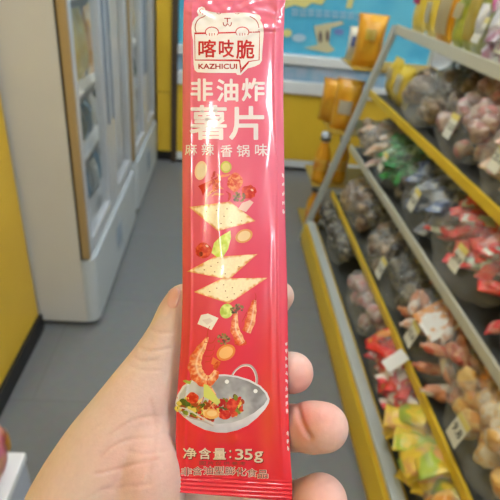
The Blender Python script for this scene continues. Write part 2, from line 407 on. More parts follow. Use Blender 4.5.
KIND = {
 'red': ('snack_packet', [crimp_packet(.030, .075, .018, s) for s in (1, 2)], [pm('red_wrapper', (.62, .02, .02), (.66, .06, .03)), pm('red_white_wrapper', (.60, .03, .03), (.70, .62, .58), 24), pm('red_gold_wrapper', (.62, .03, .02), (.66, .28, .08), 30)], 'red foil snack packet'),
 'redpink': ('snack_packet', [crimp_packet(.034, .070, .020, s) for s in (3, 4)], [pm('pink_red_wrapper', (.60, .06, .07), (.66, .30, .28), 30), pm('red_green_wrapper', (.62, .05, .04), (.50, .60, .50), 24), pm('bright_red_wrapper', (.66, .03, .02), (.62, .12, .08))], 'bright red and white wrapped snack'),
 'sausage': ('wrapped_sausage', [capsule_mesh(.065, .0125, .004, s) for s in (1, 2)], [pm('sausage_brown', (.40, .12, .05), (.50, .22, .11), 30), pm('sausage_red', (.46, .09, .05), (.56, .26, .16), 30), pm('sausage_white', (.62, .58, .52), (.52, .24, .14), 20)], 'brown-red wrapped sausage'),
 'gold': ('dried_fruit_chip', [lump_mesh(.024, s) for s in (1, 2, 3)], [pm('golden_chip', (.62, .34, .07), (.66, .46, .18), 25), pm('amber_chip', (.60, .26, .04), (.66, .42, .14), 25), pm('cream_chip', (.62, .54, .38), (.60, .36, .12), 25)], 'golden-yellow fruit chip'),
 'green': ('wrapped_sweet', [crimp_packet(.032, .060, .020, s) for s in (5, 6)], [pm('green_wrapper', (.02, .22, .04), (.06, .34, .08), 30), pm('dark_green_wrapper', (.012, .12, .025), (.05, .28, .08), 30), pm('green_white_wrapper', (.03, .16, .05), (.30, .45, .30), 22)], 'dark green wrapped sweet'),
 'blue': ('snack_packet', [crimp_packet(.040, .075, .022, s) for s in (7, 8)], [pm('blue_grey_wrapper', (.12, .16, .26), (.30, .33, .36), 22), pm('grey_wrapper', (.28, .30, .31), (.20, .22, .26), 22), pm('navy_wrapper', (.05, .07, .17), (.22, .26, .32), 22)], 'blue-grey wrapped snack'),
 'brown': ('dried_snack_piece', [lump_mesh(.021, s) for s in (4, 5, 6)], [pm('grey_brown_piece', (.20, .15, .11), (.40, .32, .25), 25), pm('brown_piece', (.12, .07, .04), (.26, .18, .12), 25), pm('tan_piece', (.34, .27, .20), (.20, .14, .10), 25)], 'grey-brown dried snack'),
 'dark': ('dried_snack_piece', [lump_mesh(.022, s) for s in (7, 8)], [pm('black_piece', (.03, .025, .02), (.12, .10, .08), 25), pm('dark_olive_piece', (.06, .06, .045), (.22, .20, .16), 25)], 'dark dried plum'),
 'pink': ('dried_snack_piece', [lump_mesh(.022, s) for s in (9, 10)], [pm('pink_piece', (.48, .19, .19), (.46, .36, .33), 25), pm('rose_piece', (.36, .20, .19), (.50, .40, .36), 25)], 'pinkish dried fruit'),
 'peach': ('wrapped_biscuit', [crimp_packet(.036, .065, .020, s) for s in (9, 10)], [pm('peach_wrapper', (.62, .40, .26), (.66, .54, .42), 24), pm('pale_pink_wrapper', (.60, .40, .36), (.62, .56, .46), 24)], 'peach-coloured wrapped biscuit'),
 'purple': ('wrapped_sweet', [crimp_packet(.034, .070, .020, s) for s in (11, 12)], [pm('magenta_wrapper', (.46, .03, .20), (.66, .60, .62), 22), pm('lilac_wrapper', (.50, .44, .50), (.26, .10, .16), 22), pm('white_wrapper', (.66, .67, .66), (.52, .52, .55), 22)], 'white and magenta wrapped sweet'),
 'yg': ('snack_packet', [crimp_packet(.060, .090, .026, s) for s in (13, 14)], [pm('yellow_green_wrapper', (.62, .46, .04), (.34, .44, .05), 16), pm('yellow_orange_wrapper', (.66, .46, .04), (.60, .32, .10), 16)], 'yellow and green snack packet'),
}
TAGW = mat('tag_white', (.66, .66, .58), .5); TAGY = mat('tag_yellow', (.66, .56, .16), .5); INK = mat('black_ink', (.02, .02, .02), .5)
FC = bpy.data.curves.new('lettering', 'FONT'); FO = bpy.data.objects.new('lettering', FC); COL.objects.link(FO)
def glyphs(s, bold=0.0, res=3):
    FC.body = s; FC.offset = bold; FC.resolution_u = res
    dg = bpy.context.evaluated_depsgraph_get(); dg.update()
    me = bpy.data.meshes.new_from_object(FO.evaluated_get(dg))
    v = np.array([p.co[:2] for p in me.vertices]); f = [tuple(p.vertices) for p in me.polygons]
    bpy.data.meshes.remove(me); return v, f
def price_tag(M, s, label, w=.055, h=.080):
    root = empty('price_tag', (0, 0, 0), label, 'price tag', None)
    root.matrix_world = M
    MB().box(-w / 2, w / 2, -h / 2, h / 2, 0, .0008).build('card', TAGW, root)
    MB().box(-w / 2, w / 2, h / 2 - .018, h / 2, .0009, .0014).build('coloured_border', TAGY, root)
    v, f = glyphs(s, 0.02); lo, hi = v.min(0), v.max(0)
    k = min((w * .8) / (hi[0] - lo[0]), h * .32 / (hi[1] - lo[1]))
    v = (v - (lo + hi) / 2) * k; me = bpy.data.meshes.new('figures')
    me.from_pydata([(a, b - .002, .0013) for a, b in v], [], f); me.materials.append(INK)
    o = bpy.data.objects.new('figures', me); COL.objects.link(o); o.parent = root
    return root

def level_point(px, py, k, dx=0.10, slope=0.55):
    """where a line of sight meets the sloping heap of a level"""
    x0, z0 = LEV[k][0] + dx, LEV[k][1] + 0.05
    r = ray(px, py)   # (C+r t).x - x0 = slope*((C+r t).z - z0)
    t = (x0 - slope * z0 - CAM[0] + slope * CAM[2]) / (r[0] - slope * r[2])
    return CAM + r * t
bag_i = [0]
def bag(px, py, k, kind, n, label, size=(.085, .09, .06), film=None, tagtext=None, taglabel=None, dx=.085, tilt=-.42, pt=None, tagat=(0.0, 0.0), nm='snack_bag'):
    p = Vector(level_point(px, py, k, dx)) if pt is None else Vector(pt)
    floor_z = (LEV[k][1] - 0.029 if k else 0.143)
    rn = random.Random(bag_i[0] * 11 + 5); bi = bag_i[0]; bag_i[0] += 1
    film = film or FILM
    sx, sy, sz = size[0] * 1.18, size[1] * 1.12, size[2] * 1.25
    n = int(n * (2.5 if dx < .2 else 1.4))
    rz = rn.uniform(-.25, .25)
    # local axes: z' = thin direction (towards aisle & up), y' along the aisle, x' up the slope
    Q = Matrix.Rotation(rz, 4, 'Z') @ Matrix.Rotation(tilt, 4, 'Y')
    ext = abs(Q[2][0]) * sx + abs(Q[2][1]) * sy + abs(Q[2][2]) * sz
    if pt is None:
        p = Vector(onz(px, py, floor_z + ext * .80)); p.x = max(p.x, LEV[k][0] + .115)
        p.y = min(p.y, YE - .03 - sy)
    M = Matrix.Translation(p) @ Q
    me = BAGS[bi % 4].copy(); S = Matrix.Rotation(PI / 2, 4, 'Y')   # gathered end points up the slope
    S2 = Matrix.Diagonal((sx, sy, sz, 1)) @ S
    me.transform(S2); 
    me.materials.append(film)
    # keep it above the board and behind the lip
    W = np.array([(M @ v.co)[:] for v in me.vertices])
    W[:, 2] = np.maximum(W[:, 2], floor_z + 0.001 + 0.0*W[:, 2])
    lipx = LEV[k][0] + 0.008 if k else 0.605
    W[:, 0] = np.clip(W[:, 0], lipx, 1.232)
    W[:, 2] = np.minimum(W[:, 2], LEV[k + 1][1] - .05 if k < 4 else 9)
    base = np.array([p.x, p.y, floor_z]); me.vertices.foreach_set('co', (W - base).ravel()); me.update()
    o = bpy.data.objects.new(nm, me); COL.objects.link(o); o.location = base
    tag(o, label, 'snack bag', 'clear bags of loose snacks')
    nmk, meshes, ms, words = KIND[kind]
    protos = []
    for j, mm in enumerate(ms):
        for q, b in enumerate(meshes):
            key = '%s_%s_%d' % (nmk, mm.name, q); d = bpy.data.meshes.get(key)
            if not d: d = b.copy(); d.name = key; d.materials.clear(); d.materials.append(mm)
            protos.append(d)
    sl = label.split(',')[0]
    lab = words + ' inside the ' + sl
    while len(lab.split()) > 16: sl = sl.split(' ', 1)[1]; lab = words + ' inside the ' + sl
    for q in range(n):
        for _ in range(30):
            a, b, c = -.95 + 1.70 * rn.random() ** 1.5, rn.uniform(-.92, .92), -.45 + 1.2 * rn.random() ** .7
            w = M @ Vector((a * sx, b * sy, c * sz))
            if w.z > floor_z + .022 and lipx + .016 < w.x < 1.2 and (k == 4 or w.z < LEV[k + 1][1] - .075): break
        ob = bpy.data.objects.new(nmk, protos[rn.randrange(len(protos))]); COL.objects.link(ob)
        ob.location = w
        ob.rotation_euler = (Q @ Matrix.Rotation(rn.uniform(0, 6), 4, 'Z') @ Matrix.Rotation(PI / 2 + rn.uniform(-.5, .5), 4, 'Y') ).to_euler()
        tag(ob, lab, words.split()[-1], 'snacks inside the ' + sl)
    if tagtext:
        q = Vector(level_point(tagat[0], tagat[1], k, -.014, .26))
        if k == 4: q = Vector(onx(tagat[0], tagat[1], LEV[4][0] + .02))
        up = Vector((.22, 0, .97)).normalized(); X = (Vector((0, -1, 0)) + up * rn.uniform(-.06, .06)).normalized(); Z = X.cross(up).normalized(); up = Z.cross(X)
        T = Matrix(((X.x, up.x, Z.x, q.x), (X.y, up.y, Z.y, q.y), (X.z, up.z, Z.z, q.z), (0, 0, 0, 1)))
        price_tag(T, tagtext, taglabel)
    return o

# packets are a little larger than first drawn
for kk, (nm_, meshes_, ms_, w_) in KIND.items():
    for b_ in meshes_: b_.transform(Matrix.Scale(1.45, 4))
BG = (.135, .145, .075)
# bottom bin (inside the yellow plinth)
bag(338, 205, 0, 'dark', 9, 'cloudy grey bag in the bottom bin, at its far end by the end post', (.10, .12, .06), FILM2)
bag(345, 240, 0, 'dark', 10, 'dark clear bag in the bottom bin, second from the end post', (.11, .13, .065))
bag(362, 300, 0, 'pink', 14, 'pinkish clear bag in the bottom bin, between the dark bag and the red one', (.12, .15, .07), FILM2)
bag(398, 372, 0, 'red', 20, 'clear bag of red packets in the bottom bin, right behind the yellow-green bag', (.12, .16, .075), dx=.10)
bag(425, 452, 0, 'yg', 10, 'clear bag of yellow and green packets in the bottom bin, beside the red bag', (.115, .12, .065), dx=.10)
bag(450, 540, 0, 'gold', 12, 'clear bag of golden chips in the bottom bin, nearest the camera', (.12, .12, .065))
# second level (cream shelf above it)
bag(356, 172, 1, 'gold', 5, 'small grey bag with orange pieces on the second level, at its far end', (.10, .11, .06))
bag(372, 205, 1, 'brown', 14, 'grey-brown bag on the second level, below the green bag', (.12, .15, .07), FILM2)
bag(388, 248, 1, 'brown', 10, 'smoky bag of brown pieces on the second level, with a blank cream card', (.12, .13, .07), FILM2, '12.8', 'narrow cream price tag on the smoky brown bag, second level', tagat=(381, 268))
bag(408, 278, 1, 'dark', 12, 'clear bag of black pieces on the second level, behind the sausage bag', (.13, .13, .07))
bag(442, 335, 1, 'sausage', 22, 'large clear bag of wrapped brown sausages on the second level', (.145, .17, .085), FILM, '15.8', 'cream price tag at the yellow edge on the sausage bag', tagat=(412, 334))
bag(478, 432, 1, 'gold', 24, 'large clear bag of golden-yellow fruit chips on the second level, bottom right', (.145, .15, .085), FILM, '9.8', 'white price tag with yellow border on the golden chip bag', tagat=(458, 430))
bag(520, 540, 1, 'gold', 14, 'clear bag of fruit chips on the second level, nearest the camera', (.14, .13, .08))
# third level
bag(358, 122, 2, 'brown', 8, 'grey bag at the far end of the third level, by the end post', (.11, .11, .065), FILM2)
bag(374, 142, 2, 'peach', 7, 'cream-coloured bag on the third level, behind the green bag', (.11, .12, .07), FILM2)
bag(396, 160, 2, 'green', 22, 'clear bag of dark green sweets on the third level', (.13, .15, .08), FILM, '16.8', 'small cream price tag on the green sweet bag', tagat=(383, 162))
bag(420, 200, 2, 'blue', 15, 'blue-grey bag on the third level, between the green and the red bags', (.14, .15, .08), FILM, '18.8', 'cream price tag on the blue-grey bag', tagat=(414, 200))
bag(474, 248, 2, 'redpink', 26, 'large clear bag of bright red snacks on the third level', (.15, .18, .09), FILM, '29.8', 'tilted cream price tag with yellow border on the bright red bag', tagat=(458, 258))
bag(525, 345, 2, 'redpink', 16, 'clear bag of red snacks on the third level, at the right edge of the photo', (.14, .15, .085))
# fourth level
bag(417, 96, 3, 'brown', 12, 'clear bag of grey-brown pieces on the fourth level, beside the two yellow pouches', (.13, .14, .075), FILM2)
bag(448, 122, 3, 'pink', 18, 'clear bag of pinkish fruit on the fourth level, with a yellow-topped tag', (.14, .15, .08), FILM, '13.8', 'cream and yellow price tag on the pinkish fruit bag', tagat=(451, 126))
bag(492, 160, 3, 'peach', 16, 'peach-coloured bag on the fourth level, at the right edge of the photo', (.14, .15, .08), FILM, '25.8', 'cream and yellow price tag on the peach-coloured bag', tagat=(499, 158))
for (px, py, kd, lb) in ((430, 66, 'brown', 'smoky bag at the back of the fourth level, under the top shelf'), (462, 78, 'brown', 'brown bag at the back of the fourth level, second from the yellow pouches'),
                         (500, 108, 'dark', 'dark bag at the back of the fourth level, at the right edge')):
    bag(px, py, 3, kd, 8, lb, (.13, .16, .075), FILM2, dx=.30)
for (px, py, kd, lb) in ((395, 128, 'brown', 'grey-brown bag lying at the back of the third level, behind the green bag'), (445, 185, 'dark', 'dark bag lying at the back of the third level, behind the blue-grey bag'),
                         (500, 235, 'dark', 'dark bag lying at the back of the third level, behind the large red bag')):
    bag(px, py, 2, kd, 8, lb, (.13, .17, .075), FILM2, dx=.29)
for (px, py, kd, lb) in ((395, 205, 'dark', 'dark bag lying at the back of the second level, behind the grey-brown bag'), (440, 275, 'dark', 'dark bag lying at the back of the second level, behind the sausage bag'),
                         (500, 375, 'gold', 'bag of chips lying at the back of the second level, behind the golden bag')):
    bag(px, py, 1, kd, 8, lb, (.13, .17, .075), FILM2, dx=.28)
# label sheets lying on the goods
def sheet(px, py, k, dx, w, h, rz, m, name, label, cat, lift):
    p = Vector(level_point(px, py, k, dx)) + Vector((-.05, 0, .08)) * lift
    mb = MB(); 
    Q = Matrix.Translation(p) @ Matrix.Rotation(rz, 4, 'Z') @ Matrix.Rotation(-.6, 4, 'Y')
    mb.box(-h / 2, h / 2, -w / 2, w / 2, 0, .0012, 0, Q)
    o = mb.build(name, m); recenter(o); return tag(o, label, cat)

ORP = mat('orange_white_card_print', (.68, .68, .66), .4, col2=(.62, .26, .06), scale=16, p0=.5, p1=.56)
sheet(440, 326, 1, .015, .13, .11, .12, ORP, 'label_card', 'white and orange printed card lying on the wrapped brown sausages', 'label card', .3)
sheet(398, 366, 0, .03, .05, .08, .3, mat('white_card', (.66, .67, .66), .4), 'label_card', 'small white card on the red packets in the bottom bin', 'label card', .3)
# upright pouches
PO_Y = mat('yellow_pouch_print', (.66, .50, .05), .35, col2=(.70, .60, .22), scale=9)
PO_G = mat('olive_green_pouch_print', (.42, .44, .06), .35, col2=(.20, .26, .07), scale=12)
PO_O = mat('orange_pouch_print', (.68, .30, .015), .3, col2=(.72, .40, .03), scale=9)
PO_W = mat('white_pouch_panel', (.68, .66, .56), .4); PO_T = mat('cream_panel', (.66, .58, .36), .4); PO_P = mat('magenta_print', (.5, .05, .2), .4)
def pouch(w, d, h, loc, rz, m, label, panel=None, group=None, seed=1, nm='snack_pouch', tilt=0):
    me = pack_mesh(w, d, h, seed); me.materials.append(m)
    root = bpy.data.objects.new(nm, me); COL.objects.link(root); root.location = loc; root.rotation_euler = (0, tilt, rz)
    tag(root, label, 'snack pouch', group)
    if panel:   # label panel conforming to the front
        pw, ph, pz, pmt = panel
        bm = bmesh.new(); n = 10
        g = []
        for j in range(n + 1):
            row = []
            for i in range(n + 1):
                a = (i / n - .5) * pw; s = a / (w / 2); z = pz + (j / n - .5) * ph; e = z / h
                x = -d / 2 * (4 * e * (1 - e)) ** .45 * (1 - abs(s) ** 2.4) ** .6 * 1.28
                row.append(bm.verts.new((x - .001, a, z)))
            g.append(row)
        for j in range(n):
            for i in range(n): bm.faces.new((g[j][i], g[j + 1][i], g[j + 1][i + 1], g[j][i + 1]))
        bmesh.ops.solidify(bm, geom=bm.faces, thickness=.0004)
        me2 = bpy.data.meshes.new('front_label'); bm.to_mesh(me2); bm.free(); me2.materials.append(pmt)
        o = bpy.data.objects.new('front_label', me2); COL.objects.link(o); o.parent = root
    return root
z4 = LEV[4][1] - .0295; z3 = LEV[3][1] - .0295
pouch(.13, .07, .24, (.885, 2.36, z4), .1, PO_Y, 'yellow pouch at the far end of the top shelf', (.06, .06, .15, PO_P), seed=1)
pouch(.13, .07, .22, (.89, 2.21, z4), -.1, PO_Y, 'yellow pouch with a white panel on the top shelf, second from the far end', (.07, .08, .10, PO_W), seed=2)
pouch(.12, .07, .23, (.885, 2.06, z4), .15, PO_O, 'pale orange pouch with a cream panel on the top shelf', (.085, .15, .11, PO_T), seed=3)
pouch(.12, .07, .21, (.89, 1.93, z4), -.12, PO_G, 'olive pouch on the top shelf with a cream band', (.085, .05, .13, PO_T), seed=4)
pouch(.13, .075, .25, (.885, 1.79, z4), .08, PO_G, 'olive-yellow pouch on the top shelf, next to the white clear bags', (.07, .15, .12, PO_Y), seed=5)
pouch(.13, .07, .19, (.835, 2.36, z3), .0, PO_Y, 'yellow pouch at the far end of the fourth level', (.07, .05, .12, PO_T), 'yellow pouches on the fourth level', seed=6)
pouch(.13, .07, .18, (.835, 2.215, z3), .1, PO_Y, 'yellow pouch on the fourth level with a cream square, nearer of the two', (.06, .08, .10, PO_W), 'yellow pouches on the fourth level', seed=7)
bag(0, 0, 4, 'purple', 15, 'tall clear bag of white sweets standing on the top shelf', (.12, .11, .06), FILM, '23.8', 'cream price tag on the tall bag of white sweets', pt=(.90, 1.60, 1.30), tilt=-1.15, tagat=(480, 30))
bag(0, 0, 4, 'purple', 14, 'clear bag of magenta and white sweets on the top shelf, at the right edge', (.12, .12, .06), FILM, '19.8', 'cream price tag on the magenta sweet bag', pt=(.90, 1.37, 1.30), tilt=-1.15, tagat=(505, 40))

# ---- rack with bottles and pouches beyond the end post
AMBW = mat('mustard_rack_board', (.40, .26, .03), .5)
er = empty('end_rack', (.85, 2.72, 0), 'low rack of orange bottles and pouches beyond the shelving end post', 'rack')
for i, z in enumerate((0.02, .33, .64, .98)):
    x0 = (.56, .56, .61, .67)[i]
    MB().box(x0, 1.2, 2.53, 2.86, z - .006, z).build('rack_shelf', AMBW, er)
for x in (1.17,):
    for y in (2.54, 2.85): MB().box(x, x + .02, y - .008, y + .008, 0.0, 1.3).build('rack_post', GREYP, er)
rebase(er)
AMB = mat('amber_drink', (.66, .28, .012), .25, col2=(.70, .36, .02), scale=6); CAPW = mat('pale_blue_cap', (.50, .56, .62), .4); CAPB = mat('black_cap_band', (.02, .02, .02), .4)
def bottle(x, y, z, s, label, group=None):
    r = empty('drink_bottle', (x, y, z), label, 'bottle', group)
    MB().lathe([(.036 * s, 0), (.045 * s, .006 * s), (.047 * s, .03 * s), (.045 * s, .10 * s), (.047 * s, .17 * s), (.043 * s, .20 * s), (.026 * s, .235 * s), (.022 * s, .262 * s)], n=28).build('body', AMB, r, True)
    MB().lathe([(.0478 * s, .085 * s), (.0485 * s, .09 * s), (.0485 * s, .15 * s), (.0478 * s, .155 * s)], n=28).build('label_band', mat('orange_label', (.66, .40, .05), .4, col2=(.60, .22, .02), scale=18), r, True)
    MB().lathe([(.024 * s, .262 * s), (.030 * s, .266 * s), (.030 * s, .300 * s), (.026 * s, .315 * s), (.012 * s, .32 * s)], n=28).build('cap', CAPW, r, True)
    MB().lathe([(.0305 * s, .268 * s), (.0310 * s, .27 * s), (.0310 * s, .284 * s), (.0305 * s, .286 * s)], n=28).build('cap_band', CAPB, r, True)
    return r
bottle(.605, 2.60, .3305, .93, 'amber bottle with a pale blue and black cap standing left of the end post')
bottle(.605, 2.60, .0205, .94, 'lower amber bottle standing on the bottom board behind the end post')
bottle(.72, 2.62, .3305, .9, 'amber bottle partly hidden behind the white end post')
pouch(.15, .09, .27, (.690, 2.62, .6405), 1.2, PO_O, 'orange pouch with a white panel, leaning behind the end post', (.07, .07, .13, PO_W), seed=8, tilt=.05)
pouch(.14, .085, .24, (.64, 2.76, .6405), 1.0, PO_O, 'smaller orange pouch behind the one with the white panel', None, seed=9)
pouch(.15, .09, .25, (.745, 2.62, .9805), 1.3, PO_O, 'orange pouch on the top board of the end rack, against the blue poster', (.05, .05, .16, PO_Y), seed=10)
pouch(.13, .06, .17, (.73, 2.78, .9805), .9, PO_W, 'white pouch on the top board of the end rack, behind the orange one', (.05, .05, .1, PPU), seed=11)

# ---- low white display box at the lower left corner
dbx = empty('display_box', (-.62, .62, 0), 'low white display box at the bottom left corner of the aisle', 'box')
MB().box(-.679, -.452, .20, .815, .225, .25, .004).build('top', mat('white_top', (.80, .82, .84), .4), dbx)
MB().box(-.679, -.456, .20, .81, 0, .224).build('body', mat('blue_grey_side', (.42, .46, .54), .4), dbx)
rebase(dbx)
PK = mat('pink_pouch_print', (.62, .16, .28), .35, col2=(.62, .36, .14), scale=14); MG = mat('magenta_pouch_print', (.55, .03, .12), .35, col2=(.50, .10, .20), scale=14)
pouch(.09, .06, .17, (-.500, .765, .2505), PI + .4, PK, 'pink and orange pouch with a yellow top standing at the back of the white box', (.05, .04, .1, PO_O), seed=12)
pouch(.10, .06, .14, (-.487, .655, .2505), PI + .3, MG, 'magenta pouch standing on the white box in front of the pink one', (.05, .05, .08, PO_W), seed=13)
pouch(.09, .06, .19, (-.60, .70, .2505), PI + .3, PO_Y, 'yellow pouch standing on the white box beside the partition', (.05, .05, .1, PO_O), seed=14)

# ------------------------------------------------------------------ the snack packet held in the hand
def pdep(y): return 1.0 / (5.305 + .000754 * np.asarray(y, float))
YL = [-30, -12, 0, 12, 40, 100, 200, 300, 340, 400, 440, 470, 480, 505]
XLv = [182, 183, 184, 183.5, 183, 182.3, 182.3, 182.4, 181, 176.5, 175.5, 177.5, 179, 180.5]
XRv = [287, 287, 285.5, 284.5, 283.6, 283.4, 285.0, 287.6, 288.0, 288.4, 289.5, 291.3, 292, 292.5]
TM = [0, 0, .5, 2.4, 4.6, 6.2, 6.6, 6.2, 5.8, 4.4, 2.8, .9, 0, 0]
def interp(y, T): return np.interp(y, YL, T)
def xl(y): return interp(y, XLv)
def xr(y): return interp(y, XRv)
def fold(d, w): return np.exp(-(d / w) ** 2)
def height(x, y):
    x = np.asarray(x, float); y = np.asarray(y, float)
    s = np.clip((x - (xl(y) + xr(y)) / 2) / ((xr(y) - xl(y)) / 2), -1, 1)
    T = interp(y, TM) * 1e-3
    h = T * (1 - np.abs(s) ** 2.6) ** .62
    edge = np.clip((1 - np.abs(s)) * 6, 0, 1)
    m = np.clip(T / .004, 0, 1)
    # long creases from the filling pressing through
    h += m * edge * .00030 * fold(s + .60 + .03 * np.sin(y / 31), .075) * np.clip(1 - abs(y - 190) / 70, 0, 1) ** .5
    h += m * edge * .00034 * fold(s + .28 + .025 * np.sin(y / 17), .09) * np.clip(1 - abs(y - 200) / 65, 0, 1) ** .5
    h += m * edge * .00030 * fold(s + .30 - .0025 * (y - 225), .09) * np.clip(1 - abs(y - 232) / 30, 0, 1)
    h += m * edge * .00040 * fold(s + .84, .03)
    h += m * edge * .00050 * fold(s - .85 + .02 * np.sin(y / 40), .035)
    h += m * edge * .00025 * fold(s - .70, .05) * np.clip(1 - abs(y - 330) / 150, 0, 1)
    # soft hollows and ripples
    h += m * edge * .00030 * np.sin(s * 5 + y / 43) * np.cos(y / 29 + s * 2)
    # crinkles near the top seal
    tp = np.clip(1 - (y - 0) / 48, 0, 1) * np.clip((y + 6) / 8, 0, 1)
    h += edge * tp * .00050 * (np.sin(s * 8 + 2 * np.sin(y * .21) + 1) * np.sin(y * .33 + 4 * s + 2 * np.sin(s * 5)) + .6 * np.sin(s * 17 + 2.5 * np.sin(y * .17 + 1)) * np.cos(y * .23 - s * 6))
    h += edge * .0011 * fold((y - 27) + 14 * (s - .8) - 2 * np.sin(s * 9), 2.6) * np.clip((s - .1) * 2, 0, 1)
    # pleats fanning up from the lower seal
    bt = np.clip((y - 395) / 80, 0, 1) ** 2 * np.clip((482 - y) / 6, 0, 1)
    h += edge * bt * .00030 * np.sin(s * 17 + .8 * np.sin(y / 20))
    # crimped seals: fine cross ribs
    r = np.clip((y - 477 - 3.5 * s) / 3, 0, 1) + np.clip((-3 - y) / 3, 0, 1)
    h += r * .00022 * np.sin((y - 3.0 * s) * 2 * PI / 4.3)
    return h
def psurf(x, y, off=0.0, back=False):
    x = np.asarray(x, float); y = np.asarray(y, float)
    d = pdep(y)
    if back:
        s = np.clip((x - (xl(y) + xr(y)) / 2) / ((xr(y) - xl(y)) / 2), -1, 1)
        d = d + .00025 + interp(y, TM) * .9e-3 * (1 - np.abs(s) ** 2.6) ** .62
    else: d = d - height(x, y) - off
    c = np.stack([(x - 250) / F * d, (250 - y) / F * d, d], -1)
    return CAM + c @ R.T
def lin(c): return tuple(((v / 255) / 12.92 if v / 255 < .04045 else (((v / 255) + .055) / 1.055) ** 2.4) for v in c)
def mixc(a, b, t): t = np.clip(t, 0, 1)[..., None]; return np.array(a) * (1 - t) + np.array(b) * t
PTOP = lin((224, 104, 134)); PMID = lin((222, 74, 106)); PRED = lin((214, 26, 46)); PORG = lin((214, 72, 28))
def film_print_haze_col(x, y):  # pink-to-red print, with pale ceiling-reflection haze painted into the upper part
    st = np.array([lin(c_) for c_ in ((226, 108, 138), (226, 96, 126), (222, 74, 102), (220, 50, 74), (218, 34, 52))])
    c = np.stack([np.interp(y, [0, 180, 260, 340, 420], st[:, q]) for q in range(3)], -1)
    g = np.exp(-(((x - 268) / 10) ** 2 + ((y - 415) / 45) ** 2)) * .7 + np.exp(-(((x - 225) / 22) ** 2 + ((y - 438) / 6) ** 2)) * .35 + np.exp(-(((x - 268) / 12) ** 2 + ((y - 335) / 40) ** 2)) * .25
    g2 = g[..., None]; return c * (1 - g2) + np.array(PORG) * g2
FOIL = mat('printed_foil', (.8, .1, .1), .27, attr=True, spec=.5, coat=.9, crough=.035)
pkroot = empty('snack_packet', psurf(233, 480), 'long narrow pink-to-red snack packet held upright in the hand', 'snack packet')
IMR = Matrix.Translation(-Vector(pkroot.location))
nx, ny = 130, 520
ys = np.concatenate([np.linspace(-30, 470, ny - 60), np.linspace(470.8, 504, 61)]); ny = len(ys) - 1
bot = lambda s: 497 + 4.5 * s
Xg = []; 
ss = np.sin(np.linspace(-PI / 2, PI / 2, nx + 1))
S_, Y_ = np.meshgrid(ss, ys)
Y_ = np.where(Y_ > 470, 470 + (Y_ - 470) * ((bot(S_) - 470) / 34.0), Y_)
X_ = (xl(Y_) + xr(Y_)) / 2 + S_ * (xr(Y_) - xl(Y_)) / 2
Vf = psurf(X_, Y_).reshape(-1, 3); Vb = psurf(X_, Y_, back=True).reshape(-1, 3)
n0 = (nx + 1) * (ny + 1); faces = []
idx = np.arange(n0).reshape(ny + 1, nx + 1)
q = np.stack([idx[:-1, :-1], idx[1:, :-1], idx[1:, 1:], idx[:-1, 1:]], -1).reshape(-1, 4)
faces = q.tolist() + (q[:, ::-1] + n0).tolist()
brd = list(idx[0, :]) + list(idx[1:, -1]) + list(idx[-1, :-1][::-1]) + list(idx[1:-1, 0][::-1])
for i in range(len(brd)):
    a, b = int(brd[i]), int(brd[(i + 1) % len(brd)]); faces.append([a, b, b + n0, a + n0])
me = bpy.data.meshes.new('foil_pouch'); base = np.array(pkroot.location)
me.from_pydata((np.vstack([Vf, Vb]) - base).tolist(), [], faces)
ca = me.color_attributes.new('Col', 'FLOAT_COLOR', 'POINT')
cc = film_print_haze_col(X_.ravel(), Y_.ravel()); cc = np.vstack([cc, cc]); 
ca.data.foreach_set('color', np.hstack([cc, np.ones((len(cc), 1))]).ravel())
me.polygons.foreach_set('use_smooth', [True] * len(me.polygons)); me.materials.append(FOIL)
pouch_o = bpy.data.objects.new('foil_pouch', me); COL.objects.link(pouch_o); pouch_o.parent = pkroot

